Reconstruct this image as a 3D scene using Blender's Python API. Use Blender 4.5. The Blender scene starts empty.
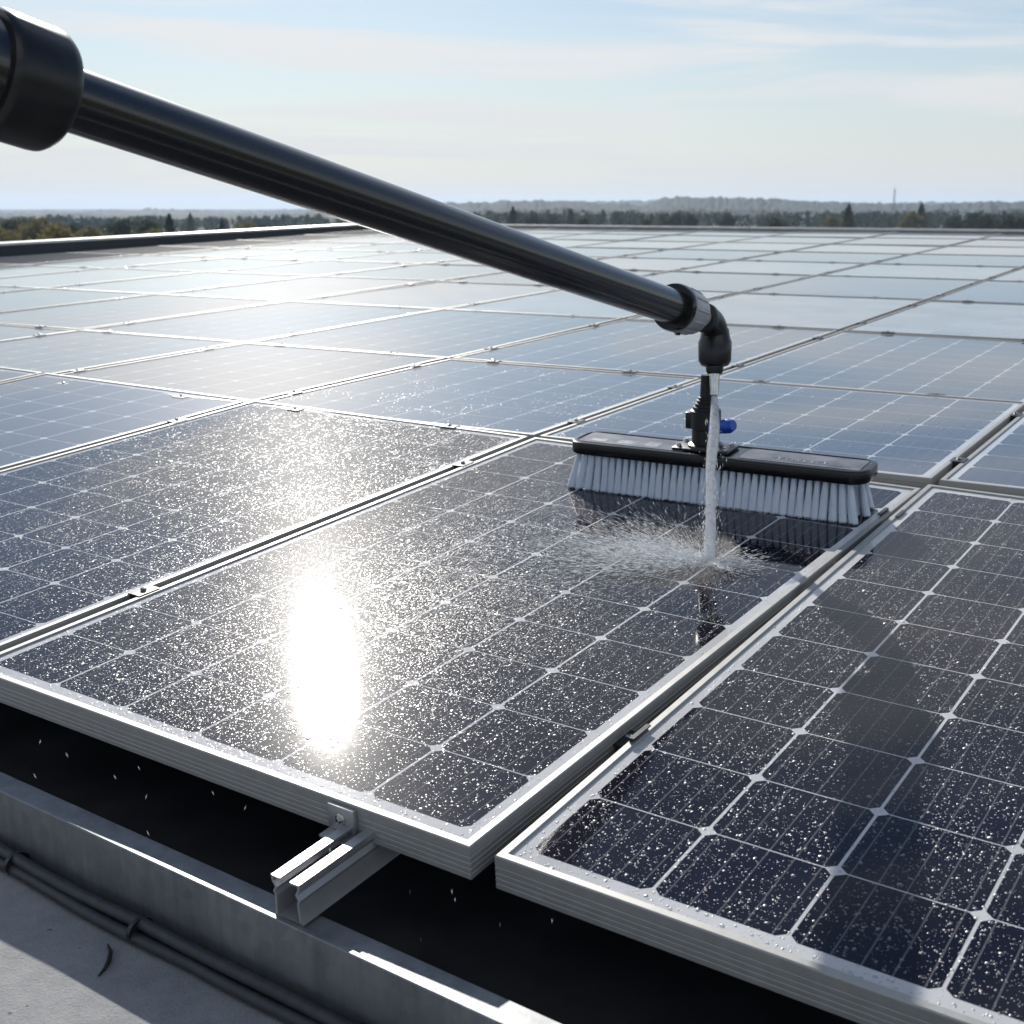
import bpy, bmesh, math, random
import numpy as np
from mathutils import Vector, Matrix

random.seed(7)
rng = np.random.default_rng(11)
scn = bpy.context.scene
COL = scn.collection
R = math.radians
S = 0.15            # metres per lattice unit (one solar cell)
HC = 0.86           # camera height over the roof
F = 1269.78
PITCH = 0.2357

# ------------------------------------------------------------------ camera
cam_d = bpy.data.cameras.new("camera")
cam = bpy.data.objects.new("camera", cam_d)
COL.objects.link(cam)
cam.location = (0, 0, HC)
cam.rotation_euler = (math.pi / 2 - PITCH, 0, 0)
cam_d.sensor_width = 36
cam_d.lens = 36 * F / 1024
cam_d.clip_start = 0.05
cam_d.clip_end = 20000
cam_d.dof.use_dof = True
cam_d.dof.focus_distance = 1.95
cam_d.dof.aperture_fstop = 10
scn.camera = cam

# ------------------------------------------------------------------ sky, sun, exposure
SUN_EL, SUN_AZ = R(28.0), R(-11.5)       # azimuth from +Y towards +X
world = bpy.data.worlds.new("World")
scn.world = world
world.use_nodes = True
wt = world.node_tree
wt.nodes.clear()


def wn(t, **k):
    n = wt.nodes.new(t)
    for a, b in k.items():
        setattr(n, a, b)
    return n


sky = wn('ShaderNodeTexSky', sky_type='NISHITA', sun_disc=False, sun_elevation=SUN_EL, sun_rotation=SUN_AZ,
         air_density=1.0, dust_density=0.3, ozone_density=2.0, altitude=100)
tc = wn('ShaderNodeTexCoord')
sep = wn('ShaderNodeSeparateXYZ')
wt.links.new(tc.outputs['Generated'], sep.inputs[0])


def wmath(op, a, b=None, c=None):
    n = wn('ShaderNodeMath', operation=op)
    for i, v in enumerate((a, b, c)):
        if v is None:
            continue
        if isinstance(v, (int, float)):
            n.inputs[i].default_value = v
        else:
            wt.links.new(v, n.inputs[i])
    return n.outputs[0]


zz = wmath('ADD', wmath('MAXIMUM', sep.outputs[2], 0.0), 0.10)
px = wmath('DIVIDE', sep.outputs[0], zz)
py = wmath('DIVIDE', sep.outputs[1], zz)
cmb = wn('ShaderNodeCombineXYZ')
wt.links.new(wmath('ADD', wmath('MULTIPLY', px, 0.55), wmath('MULTIPLY', py, -0.16)), cmb.inputs[0])
wt.links.new(wmath('MULTIPLY', py, 1.15), cmb.inputs[1])
cn = wn('ShaderNodeTexNoise')
cn.inputs['Scale'].default_value = 0.75
cn.inputs['Detail'].default_value = 7
cn.inputs['Roughness'].default_value = 0.56
cn.inputs['Distortion'].default_value = 0.7
wt.links.new(cmb.outputs[0], cn.inputs['Vector'])
cr = wn('ShaderNodeMapRange')
cr.interpolation_type = 'SMOOTHSTEP'
cr.inputs['From Min'].default_value = 0.45
cr.inputs['From Max'].default_value = 0.62
cr.inputs["To Max"].default_value = 0.85
wt.links.new(cn.outputs[0], cr.inputs['Value'])
mixc = wn('ShaderNodeMix', data_type='RGBA')
wt.links.new(cr.outputs[0], mixc.inputs['Factor'])
hsv = wn('ShaderNodeHueSaturation')
hsv.inputs['Saturation'].default_value = 1.15
hsv.inputs['Hue'].default_value = 0.5
wt.links.new(sky.outputs[0], hsv.inputs['Color'])
tint = wn('ShaderNodeMix', data_type='RGBA', blend_type='MULTIPLY')
tint.inputs['Factor'].default_value = 1.0
tint.inputs['B'].default_value = (0.86, 0.95, 1.02, 1)
wt.links.new(hsv.outputs[0], tint.inputs['A'])
wt.links.new(tint.outputs['Result'], mixc.inputs['A'])
mixc.inputs['B'].default_value = (10.4, 10.4, 10.4, 1)
hz_f = wmath('MULTIPLY', wmath('POWER', 2.718, wmath('MULTIPLY', wmath('MAXIMUM', sep.outputs[2], 0.0), -7.0)), 0.96)
mixh = wn('ShaderNodeMix', data_type='RGBA')
wt.links.new(hz_f, mixh.inputs['Factor'])
wt.links.new(mixc.outputs['Result'], mixh.inputs['A'])
mixh.inputs['B'].default_value = (7.9, 7.85, 7.85, 1)
bg = wn('ShaderNodeBackground')
bg.inputs['Strength'].default_value = 0.072
wt.links.new(mixh.outputs['Result'], bg.inputs['Color'])
wo = wn('ShaderNodeOutputWorld')
wt.links.new(bg.outputs[0], wo.inputs['Surface'])

sun_d = bpy.data.lights.new("sun", 'SUN')
sun_d.energy = 4.2
sun_d.angle = R(0.53)
sun_d.color = (1.0, 0.95, 0.88)
sun = bpy.data.objects.new("sun", sun_d)
COL.objects.link(sun)
SUNV = Vector((math.sin(SUN_AZ) * math.cos(SUN_EL), math.cos(SUN_AZ) * math.cos(SUN_EL), math.sin(SUN_EL)))
sun.rotation_euler = SUNV.to_track_quat('Z', 'Y').to_euler()
sun.location = SUNV * 50

scn.view_settings.view_transform = 'Standard'
scn.view_settings.look = 'None'
scn.view_settings.exposure = 0.30
scn.view_settings.gamma = 1.0
scn.cycles.max_bounces = 10
scn.cycles.transparent_max_bounces = 24
scn.cycles.volume_bounces = 1
scn.cycles.caustics_reflective = False
scn.cycles.caustics_refractive = False
scn.cycles.sample_clamp_indirect = 6.0


# ------------------------------------------------------------------ helpers
def tag(o, label=None, cat=None, group=None, kind=None):
    for k, v in (('label', label), ('category', cat), ('group', group), ('kind', kind)):
        if v:
            o[k] = v
    return o


def U(p):
    """lattice units, camera at the origin -> metres"""
    return Vector((p[0] * S, p[1] * S, p[2] * S + HC))


def project(w):
    w = Vector(w)
    x, y, z = w.x, w.y, w.z - HC
    c, s = math.cos(PITCH), math.sin(PITCH)
    d = y * c - z * s
    if d < 0.02:
        return None
    return 512 + F * x / d, 512 - F * (y * s + z * c) / d, d


def pix(x, y, d):
    """world point seen at pixel x,y at depth d metres along the view axis"""
    cx, cy = (x - 512) / F, (y - 512) / F
    c, s = math.cos(PITCH), math.sin(PITCH)
    return Vector((cx * d, d * (c - cy * s), HC - d * (s + cy * c)))


def mat(name):
    m = bpy.data.materials.new(name)
    m.use_nodes = True
    nt = m.node_tree
    return m, nt, nt.nodes['Principled BSDF'], nt.nodes['Material Output']


def nmath(nt, op, a, b=None, c=None, clamp=False):
    n = nt.nodes.new('ShaderNodeMath')
    n.operation = op
    n.use_clamp = clamp
    for i, v in enumerate((a, b, c)):
        if v is None:
            continue
        if isinstance(v, (int, float)):
            n.inputs[i].default_value = v
        else:
            nt.links.new(v, n.inputs[i])
    return n.outputs[0]


def mixcol(nt, fac, a, b):
    n = nt.nodes.new('ShaderNodeMix')
    n.data_type = 'RGBA'
    for k, v in (('Factor', fac), ('A', a), ('B', b)):
        if isinstance(v, (int, float)):
            n.inputs[k].default_value = v
        elif isinstance(v, tuple):
            n.inputs[k].default_value = (*v, 1) if len(v) == 3 else v
        else:
            nt.links.new(v, n.inputs[k])
    return n.outputs['Result']


def noise(nt, scale, detail=4, rough=0.55, vec=None, coord='Object', stretch=None):
    t = nt.nodes.new('ShaderNodeTexCoord')
    v = vec or t.outputs[coord]
    if stretch:
        mp = nt.nodes.new('ShaderNodeMapping')
        mp.inputs['Scale'].default_value = stretch
        nt.links.new(v, mp.inputs['Vector'])
        v = mp.outputs[0]
    n = nt.nodes.new('ShaderNodeTexNoise')
    n.inputs['Scale'].default_value = scale
    n.inputs['Detail'].default_value = detail
    n.inputs['Roughness'].default_value = rough
    nt.links.new(v, n.inputs['Vector'])
    return n.outputs[0]


def ramp(nt, v, stops):
    n = nt.nodes.new('ShaderNodeValToRGB')
    el = n.color_ramp.elements
    while len(el) < len(stops):
        el.new(0.5)
    for e, (p, c) in zip(el, stops):
        e.position = p
        e.color = (*c, 1) if len(c) == 3 else c
    nt.links.new(v, n.inputs[0])
    return n.outputs[0]


def bump(nt, b, h, strength=0.3, dist=0.01):
    n = nt.nodes.new('ShaderNodeBump')
    n.inputs['Strength'].default_value = strength
    n.inputs['Distance'].default_value = dist
    nt.links.new(h, n.inputs['Height'])
    nt.links.new(n.outputs[0], b.inputs['Normal'])


def simple(name, color, rough=0.5, metal=0.0, spec=0.5, coat=0.0, vary=0.15, vscale=30.0, rvary=0.1):
    m, nt, b, o = mat(name)
    n = noise(nt, vscale, 5)
    lo = tuple(c * (1 - vary) for c in color)
    hi = tuple(min(1, c * (1 + vary)) for c in color)
    nt.links.new(ramp(nt, n, [(0.3, lo), (0.7, hi)]), b.inputs['Base Color'])
    nt.links.new(nmath(nt, 'ADD', nmath(nt, 'MULTIPLY', n, rvary * 2), rough - rvary), b.inputs['Roughness'])
    b.inputs['Metallic'].default_value = metal
    b.inputs['Specular IOR Level'].default_value = spec
    b.inputs['Coat Weight'].default_value = coat
    b.inputs['Coat Roughness'].default_value = 0.1
    return m


# ------------------------------------------------------------------ materials
def make_aluminium(name='anodised_aluminium', base=(0.39, 0.39, 0.375), rough=0.5, metal=0.45):
    m, nt, b, o = mat(name)
    t = noise(nt, 1.0, 4, 0.6, stretch=(4, 4, 900))
    n2 = noise(nt, 60, 4)
    k = nmath(nt, 'ADD', nmath(nt, 'MULTIPLY', t, 0.6), nmath(nt, 'MULTIPLY', n2, 0.4))
    nt.links.new(ramp(nt, k, [(0.3, tuple(c * 0.86 for c in base)), (0.7, tuple(min(1, c * 1.1) for c in base))]),
                 b.inputs['Base Color'])
    nt.links.new(nmath(nt, 'ADD', nmath(nt, 'MULTIPLY', n2, 0.2), rough - 0.1), b.inputs['Roughness'])
    b.inputs['Metallic'].default_value = metal
    bump(nt, b, t, 0.12, 0.002)
    return m


M_ALU = make_aluminium()
M_RAIL = make_aluminium('mill_aluminium', (0.44, 0.445, 0.45), 0.38, 0.6)


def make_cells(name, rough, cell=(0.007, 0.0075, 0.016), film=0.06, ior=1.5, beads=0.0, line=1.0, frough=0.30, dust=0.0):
    """mono cells behind glass: chamfered corners, gap lines, busbars; UV 'cell' counts cells, UV 'unit' is 0..1"""
    m, nt, b, o = mat(name)
    L = nt.links
    uv = nt.nodes.new('ShaderNodeUVMap')
    uv.uv_map = 'cell'
    sp = nt.nodes.new('ShaderNodeSeparateXYZ')
    L.new(uv.outputs[0], sp.inputs[0])
    uv2 = nt.nodes.new('ShaderNodeUVMap')
    uv2.uv_map = 'unit'
    sp2 = nt.nodes.new('ShaderNodeSeparateXYZ')
    L.new(uv2.outputs[0], sp2.inputs[0])
    fu = nmath(nt, 'FRACT', sp.outputs[0])
    fv = nmath(nt, 'FRACT', sp.outputs[1])
    a = nmath(nt, 'ABSOLUTE', nmath(nt, 'SUBTRACT', fu, 0.5))
    c = nmath(nt, 'ABSOLUTE', nmath(nt, 'SUBTRACT', fv, 0.5))
    cham = nmath(nt, 'GREATER_THAN', nmath(nt, 'ADD', a, c), 1 - 0.082)
    gu = nmath(nt, 'GREATER_THAN', a, 0.5 - 0.0125)
    gv = nmath(nt, 'GREATER_THAN', c, 0.5 - 0.0065)
    gap = nmath(nt, 'MAXIMUM', cham, nmath(nt, 'MAXIMUM', gu, gv))
    ou = nmath(nt, 'GREATER_THAN', nmath(nt, 'ABSOLUTE', nmath(nt, 'SUBTRACT', sp2.outputs[0], 0.5)), 0.5)
    ov = nmath(nt, 'GREATER_THAN', nmath(nt, 'ABSOLUTE', nmath(nt, 'SUBTRACT', sp2.outputs[1], 0.5)), 0.5)
    out = nmath(nt, 'MAXIMUM', ou, ov)
    white = nmath(nt, 'MAXIMUM', gap, out)
    bus = nmath(nt, 'ABSOLUTE', nmath(nt, 'SUBTRACT', nmath(nt, 'FRACT', nmath(nt, 'MULTIPLY', fu, 5.0)), 0.5))
    bus = nmath(nt, 'LESS_THAN', bus, 0.030)
    # each cell has its own slight tone
    wn_ = nt.nodes.new('ShaderNodeTexWhiteNoise')
    wn_.noise_dimensions = '2D'
    fl = nt.nodes.new('ShaderNodeVectorMath')
    fl.operation = 'FLOOR'
    L.new(uv.outputs[0], fl.inputs[0])
    L.new(fl.outputs[0], wn_.inputs['Vector'])
    tone = mixcol(nt, wn_.outputs['Value'], tuple(x * 0.75 for x in cell), tuple(x * 1.25 for x in cell))
    col = mixcol(nt, bus, tone, (0.10, 0.10, 0.11))
    dirt = noise(nt, 6.0, 6, 0.6)
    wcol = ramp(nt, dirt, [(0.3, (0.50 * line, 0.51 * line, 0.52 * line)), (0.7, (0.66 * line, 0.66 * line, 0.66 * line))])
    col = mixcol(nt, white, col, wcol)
    if dust:
        d1 = noise(nt, 2.2, 6, 0.65, stretch=(1.6, 0.7, 1))
        d2 = noise(nt, 14, 5, 0.7)
        dk = nmath(nt, 'MULTIPLY', nmath(nt, 'MULTIPLY_ADD', nmath(nt, 'MULTIPLY', d1, d2), 3.2, -0.35, clamp=True), dust)
        col = mixcol(nt, dk, col, (0.42, 0.40, 0.36))
    L.new(col, b.inputs['Base Color'])
    b.inputs['Roughness'].default_value = frough
    b.inputs['Specular IOR Level'].default_value = film
    b.inputs['Coat Weight'].default_value = 1.0
    b.inputs['Coat IOR'].default_value = ior
    if beads:
        fine = noise(nt, 620, 2, 0.5)
        bn_ = nt.nodes.new('ShaderNodeBump')
        bn_.inputs['Strength'].default_value = beads
        bn_.inputs['Distance'].default_value = 0.0004
        L.new(fine, bn_.inputs['Height'])
        L.new(bn_.outputs[0], b.inputs['Coat Normal'])
    smear = noise(nt, 3.0, 5, 0.65)
    L.new(nmath(nt, 'ADD', nmath(nt, 'MULTIPLY', nmath(nt, 'SUBTRACT', smear, 0.5), rough * 0.5), rough),
          b.inputs['Coat Roughness'])
    return m


M_CELL = make_cells('solar_glass', 0.052, film=0.003, beads=0.004, ior=1.33)
M_CELL_DRY = make_cells('solar_glass_dry', 0.05, (0.016, 0.024, 0.045), film=0.014, ior=1.65, frough=0.45, dust=0.10)
M_CELL_SKYPALE = make_cells('solar_glass_sky_pale', 0.06, (0.30, 0.305, 0.31), film=0.012, ior=1.65, line=0.6, frough=0.45, dust=0.15)  # cell colour lightened to stand in for pale sky reflected by these rows
M_CELL_SKYBLUE = make_cells('solar_glass_sky_blue', 0.06, (0.065, 0.095, 0.145), film=0.014, ior=1.65, line=0.3, frough=0.45, dust=0.12)  # bluer sky reflection painted into the cell colour, gap lines dimmed

M_BLACK = simple('black_plastic', (0.014, 0.0145, 0.016), 0.33, spec=0.5, vary=0.25, vscale=25)
M_BLACKSHINE = simple('black_gloss_moulding', (0.007, 0.0075, 0.009), 0.2, spec=0.4, coat=0.1, vscale=20, rvary=0.05)
M_GREY = simple('grey_plastic', (0.42, 0.43, 0.44), 0.32, vscale=40)
M_BLUE = simple('blue_plastic', (0.015, 0.085, 0.48), 0.3, vscale=40)
M_CHROME = simple('polished_steel', (0.62, 0.61, 0.59), 0.18, metal=1.0, vscale=60, rvary=0.05)
M_CLAMP = simple('dark_anodised', (0.05, 0.05, 0.052), 0.4, metal=0.6, vscale=50)
M_LABEL = simple('worn_grey_label', (0.13, 0.135, 0.15), 0.3, vary=0.5, vscale=22)
M_PRINT = simple('pale_print', (0.5, 0.51, 0.53), 0.4, vscale=60, vary=0.3)
M_STICK = simple('scuffed_sticker', (0.22, 0.23, 0.25), 0.35, vary=0.6, vscale=35)
M_CABLE = simple('black_cable_sheath', (0.035, 0.037, 0.04), 0.5, vary=0.3, vscale=60)


def make_pole():
    m, nt, b, o = mat('carbon_pole')
    n = noise(nt, 300, 3)
    nt.links.new(ramp(nt, n, [(0.35, (0.008, 0.0085, 0.010)), (0.65, (0.016, 0.017, 0.019))]), b.inputs['Base Color'])
    b.inputs['Roughness'].default_value = 0.4
    b.inputs['Specular IOR Level'].default_value = 0.15
    b.inputs['Coat Weight'].default_value = 1.0
    b.inputs['Coat IOR'].default_value = 1.65
    nn = noise(nt, 14, 5)
    nt.links.new(nmath(nt, 'ADD', nmath(nt, 'MULTIPLY', nn, 0.10), 0.14), b.inputs['Coat Roughness'])
    return m


M_POLE = make_pole()


def make_bristle():
    m, nt, b, o = mat('nylon_bristle')
    n = noise(nt, 40, 4)
    nt.links.new(ramp(nt, n, [(0.3, (0.74, 0.84, 1.0)), (0.7, (0.88, 0.93, 1.0))]), b.inputs['Base Color'])
    b.inputs['Roughness'].default_value = 0.4
    tr = nt.nodes.new('ShaderNodeBsdfTranslucent')
    tr.inputs['Color'].default_value = (0.9, 0.95, 1.0, 1)
    mx = nt.nodes.new('ShaderNodeMixShader')
    mx.inputs[0].default_value = 0.2
    nt.links.new(b.outputs[0], mx.inputs[1])
    nt.links.new(tr.outputs[0], mx.inputs[2])
    tp = nt.nodes.new('ShaderNodeBsdfTransparent')
    mx2 = nt.nodes.new('ShaderNodeMixShader')
    mx2.inputs[0].default_value = 0.95
    nt.links.new(tp.outputs[0], mx2.inputs[1])
    nt.links.new(mx.outputs[0], mx2.inputs[2])
    nt.links.new(mx2.outputs[0], o.inputs['Surface'])
    return m


M_BRISTLE = make_bristle()


def make_drop(name, fac, rough, white=0.05):
    m, nt, b, o = mat(name)
    nt.nodes.remove(b)
    t = nt.nodes.new('ShaderNodeBsdfTransparent')
    g = nt.nodes.new('ShaderNodeBsdfGlossy')
    g.inputs['Roughness'].default_value = rough
    g.inputs['Color'].default_value = (1, 1, 1, 1)
    d = nt.nodes.new('ShaderNodeBsdfDiffuse')
    d.inputs['Color'].default_value = (0.85, 0.87, 0.9, 1)
    fr = nt.nodes.new('ShaderNodeFresnel')
    fr.inputs['IOR'].default_value = 1.33
    f = nmath(nt, 'ADD', fr.outputs[0], fac, clamp=True)
    m1 = nt.nodes.new('ShaderNodeMixShader')
    nt.links.new(f, m1.inputs[0])
    nt.links.new(t.outputs[0], m1.inputs[1])
    nt.links.new(g.outputs[0], m1.inputs[2])
    m2 = nt.nodes.new('ShaderNodeMixShader')
    m2.inputs[0].default_value = white
    nt.links.new(m1.outputs[0], m2.inputs[1])
    nt.links.new(d.outputs[0], m2.inputs[2])
    nt.links.new(m2.outputs[0], o.inputs['Surface'])
    return m


M_DROP = make_drop('water_bead', 0.045, 0.32, 0.015)


def make_spray(name, alpha):
    m, nt, b, o = mat(name)
    nt.nodes.remove(b)
    t = nt.nodes.new('ShaderNodeBsdfTransparent')
    d = nt.nodes.new('ShaderNodeBsdfDiffuse')
    d.inputs['Color'].default_value = (0.9, 0.9, 0.9, 1)
    tl = nt.nodes.new('ShaderNodeBsdfTranslucent')
    tl.inputs['Color'].default_value = (0.90, 0.95, 1.0, 1)
    g = nt.nodes.new('ShaderNodeBsdfGlossy')
    g.inputs['Roughness'].default_value = 0.2
    m1 = nt.nodes.new('ShaderNodeMixShader')
    m1.inputs[0].default_value = 0.85
    nt.links.new(d.outputs[0], m1.inputs[1])
    nt.links.new(tl.outputs[0], m1.inputs[2])
    m2 = nt.nodes.new('ShaderNodeMixShader')
    m2.inputs[0].default_value = 0.12
    nt.links.new(m1.outputs[0], m2.inputs[1])
    nt.links.new(g.outputs[0], m2.inputs[2])
    m3 = nt.nodes.new('ShaderNodeMixShader')
    n = noise(nt, 55, 4, 0.65, stretch=(1, 1, 0.12))
    nt.links.new(nmath(nt, 'MULTIPLY_ADD', nmath(nt, 'SUBTRACT', n, 0.5), 1.6 * alpha, alpha, clamp=True), m3.inputs[0])
    nt.links.new(t.outputs[0], m3.inputs[1])
    nt.links.new(m2.outputs[0], m3.inputs[2])
    nt.links.new(m3.outputs[0], o.inputs['Surface'])
    return m


M_JET = make_spray('aerated_water', 0.66)
M_SPRAY = make_spray('fine_spray', 0.72)


# ------------------------------------------------------------------ mesh helper
class MB:
    def __init__(s):
        s.bm = bmesh.new()

    def box(s, lo, hi, bev=0.0):
        vs = [s.bm.verts.new((x, y, z)) for z in (lo[2], hi[2]) for y in (lo[1], hi[1]) for x in (lo[0], hi[0])]
        fs = [s.bm.faces.new([vs[i] for i in q]) for q in
              ((0, 2, 3, 1), (4, 5, 7, 6), (0, 1, 5, 4), (2, 6, 7, 3), (0, 4, 6, 2), (1, 3, 7, 5))]
        if bev:
            es = set(e for f in fs for e in f.edges)
            bmesh.ops.bevel(s.bm, geom=list(es), offset=bev, segments=2, profile=0.5, affect='EDGES')
        return s

    def ring(s, c, ax, r, n, up=None, squash=1.0):
        ax = Vector(ax).normalized()
        up = Vector(up) if up else (Vector((0, 0, 1)) if abs(ax.z) < 0.9 else Vector((0, 1, 0)))
        a = ax.cross(up).normalized()
        b = a.cross(ax).normalized()
        c = Vector(c)
        return [s.bm.verts.new(c + (a * math.cos(t) + b * math.sin(t) * squash) * r)
                for t in (2 * math.pi * i / n for i in range(n))]

    def skin(s, rings, cap=True, smooth=True):
        n = len(rings[0])
        for r0, r1 in zip(rings, rings[1:]):
            for i in range(n):
                f = s.bm.faces.new((r0[i], r0[(i + 1) % n], r1[(i + 1) % n], r1[i]))
                f.smooth = smooth
        if cap:
            s.bm.faces.new(rings[0][::-1])
            s.bm.faces.new(rings[-1])
        return s

    def tube(s, pts, rad, n=16, cap=True, up=None, smooth=True):
        pts = [Vector(p) for p in pts]
        rs = rad if isinstance(rad, (list, tuple)) else [rad] * len(pts)
        rings = []
        for i, p in enumerate(pts):
            a = pts[max(0, i - 1)]
            b = pts[min(len(pts) - 1, i + 1)]
            ax = b - a
            if ax.length < 1e-9:
                ax = pts[-1] - pts[0]
            rings.append(s.ring(p, ax, rs[i], n, up))
        return s.skin(rings, cap, smooth)

    def lathe(s, base, ax, prof, n=32, up=None, smooth=True):
        ax = Vector(ax).normalized()
        base = Vector(base)
        rings = [s.ring(base + ax * t, ax, max(r, 1e-5), n, up) for t, r in prof]
        return s.skin(rings, True, smooth)

    def build(s, name, m, parent=None, world=False, sharp=35):
        bmesh.ops.recalc_face_normals(s.bm, faces=s.bm.faces[:])
        if world and parent is not None:
            bpy.context.view_layer.update()
            s.bm.transform(wmat(parent).inverted())
        me = bpy.data.meshes.new(name)
        for f in s.bm.faces:
            if not f.smooth:
                pass
        s.bm.to_mesh(me)
        s.bm.free()
        me.materials.append(m)
        if sharp:
            me.set_sharp_from_angle(angle=R(sharp))
        o = bpy.data.objects.new(name, me)
        COL.objects.link(o)
        o.parent = parent
        return o


def wmat(o):
    mw = o.matrix_basis.copy()
    p = o.parent
    while p is not None:
        mw = p.matrix_basis @ mw
        p = p.parent
    return mw


def empty(name, M_=None):
    o = bpy.data.objects.new(name, None)
    COL.objects.link(o)
    o.empty_display_size = 0.1
    if M_ is not None:
        o.matrix_basis = M_
    return o


def np_mesh(name, verts, faces_flat, loop_totals, m, smooth=False):
    me = bpy.data.meshes.new(name)
    nv, nl, nf = len(verts), len(faces_flat), len(loop_totals)
    me.vertices.add(nv)
    me.vertices.foreach_set('co', np.asarray(verts, np.float32).ravel())
    me.loops.add(nl)
    me.loops.foreach_set('vertex_index', np.asarray(faces_flat, np.int32))
    me.polygons.add(nf)
    lt = np.asarray(loop_totals, np.int32)
    me.polygons.foreach_set('loop_start', np.concatenate([[0], np.cumsum(lt)[:-1]]).astype(np.int32))
    me.polygons.foreach_set('use_smooth', np.full(nf, smooth))
    me.update(calc_edges=True)
    me.validate()
    me.materials.append(m)
    o = bpy.data.objects.new(name, me)
    COL.objects.link(o)
    return o


# ------------------------------------------------------------------ the planes of the array
def axes(yaw, tu, tv):
    u = Vector((math.cos(yaw) * math.cos(tu), -math.sin(yaw) * math.cos(tu), math.sin(tu)))
    v = Vector((math.sin(yaw) * math.cos(tv), math.cos(yaw) * math.cos(tv), math.sin(tv)))
    v = (v - u * u.dot(v)).normalized()
    return u, v, u.cross(v)


oC = Vector((-5.2173, 12.1046, -4.4847))
uC, vC, nC = axes(0.609, -0.0088, 0.0806)
oR = Vector((0.1481, 8.4774, -4.5976))
uR, vR, nR = axes(0.5988, -0.0128, 0.0911)
uB, vB, nB = axes(0.5596, -0.0016, 0.0308)
oB = oC + uC * -0.235 + vC * 10.13
PW = 6.32                       # panel width
PD0 = 10.28                     # depth of a front row panel
FH = 0.255                      # frame height
WB = 6.424
ROWS = [6.786, 8.890, 8.774, 7.984, 7.0, 6.9, 6.9, 6.8, 6.8]


def M4(o, u, v, n):
    """matrix at a point in lattice units, axes u v n, result in metres"""
    w = U(o)
    return Matrix(((u.x, v.x, n.x, w.x), (u.y, v.y, n.y, w.y), (u.z, v.z, n.z, w.z), (0, 0, 0, 1)))


# ------------------------------------------------------------------ setting: ground, roof, parapets
def gridmesh(name, x0, x1, y0, y1, nx, ny, zf, m):
    xs = np.linspace(x0, x1, nx + 1)
    ys = np.linspace(y0, y1, ny + 1)
    X, Y = np.meshgrid(xs, ys)
    Z = zf(X, Y)
    V = np.stack([X, Y, Z], -1).reshape(-1, 3)
    i = np.arange(ny)[:, None] * (nx + 1) + np.arange(nx)[None]
    q = np.stack([i, i + 1, i + nx + 2, i + nx + 1], -1).reshape(-1)
    return np_mesh(name, V, q, np.full(nx * ny, 4), m, True)


def make_roof():
    m, nt, b, o = mat('weathered_roof_screed')
    n1 = noise(nt, 1.6, 6, 0.6)
    n2 = noise(nt, 26, 6, 0.7)
    n3 = noise(nt, 260, 3, 0.6)
    k = nmath(nt, 'ADD', nmath(nt, 'MULTIPLY', n1, 0.45), nmath(nt, 'ADD', nmath(nt, 'MULTIPLY', n2, 0.35), nmath(nt, 'MULTIPLY', n3, 0.2)))
    c = ramp(nt, k, [(0.34, (0.16, 0.165, 0.175)), (0.5, (0.26, 0.265, 0.27)), (0.66, (0.36, 0.36, 0.355))])
    vo = nt.nodes.new('ShaderNodeTexVoronoi')
    vo.inputs['Scale'].default_value = 26
    tcn = nt.nodes.new('ShaderNodeTexCoord')
    nt.links.new(tcn.outputs['Object'], vo.inputs['Vector'])
    spot = nmath(nt, 'MULTIPLY', nmath(nt, 'LESS_THAN', vo.outputs['Distance'], 0.075), nmath(nt, 'GREATER_THAN', n2, 0.52))
    c = mixcol(nt, nmath(nt, 'MULTIPLY', spot, 0.8), c, (0.04, 0.04, 0.042))
    nt.links.new(c, b.inputs['Base Color'])
    b.inputs['Roughness'].default_value = 0.8
    bump(nt, b, nmath(nt, 'ADD', n2, nmath(nt, 'MULTIPLY', n3, 0.6)), 0.5, 0.004)
    return m


M_ROOF = make_roof()


def roof_corner(uu, vv):
    """metres; uu in columns from the brushed column, vv in units behind the front row seam"""
    return U(oB + uB * uu * WB + vB * vv)


ROOF_DROP = 0.27
U0, U1, V1 = -8.1, 3.2, 67.2
front_l = roof_corner(U0, 0)
front_r = roof_corner(U1, 0)
back_l = roof_corner(U0, V1)
back_r = roof_corner(U1, V1)
mb = MB()
vx = uC.copy(); vx.z = 0
vyy = vC.copy(); vyy.z = 0
pl = []
for base in (front_l, front_r):
    pl.append((base - vyy * 6.0, base - vyy * 0.2, base))
bl = [Vector((p.x, p.y, 0)) for p in (pl[0][0], pl[0][1], pl[1][0], pl[1][1])]
q = [mb.bm.verts.new(p) for p in bl]
zb = 0.06
e0 = mb.bm.verts.new((back_l.x, back_l.y, back_l.z - ROOF_DROP))
e1 = mb.bm.verts.new((back_r.x, back_r.y, back_r.z - ROOF_DROP))
mb.bm.faces.new((q[0], q[2], q[3], q[1]))
mb.bm.faces.new((q[1], q[3], e1, e0))
roof = mb.build('roof', M_ROOF, sharp=0)
tag(roof, kind='structure')

M_UNDERSHADE = simple('underpanel_shade_tone', (0.030, 0.032, 0.036), 0.7, spec=0.3, vary=0.3, vscale=9)  # near-black sheet added on the roof to deepen the shade under the panels
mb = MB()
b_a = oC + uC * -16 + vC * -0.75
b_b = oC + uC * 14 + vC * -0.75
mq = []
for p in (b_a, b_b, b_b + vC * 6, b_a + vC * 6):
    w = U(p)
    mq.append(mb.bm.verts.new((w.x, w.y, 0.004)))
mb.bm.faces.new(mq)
under_shade = mb.build('underpanel_shade_sheet', M_UNDERSHADE, sharp=0)
tag(under_shade, kind='structure')

M_COPING = simple('coping_metal', (0.55, 0.55, 0.54), 0.32, metal=0.5, vscale=8)
M_PARA = simple('dark_parapet_sheet', (0.035, 0.045, 0.055), 0.45, vscale=5)


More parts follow.
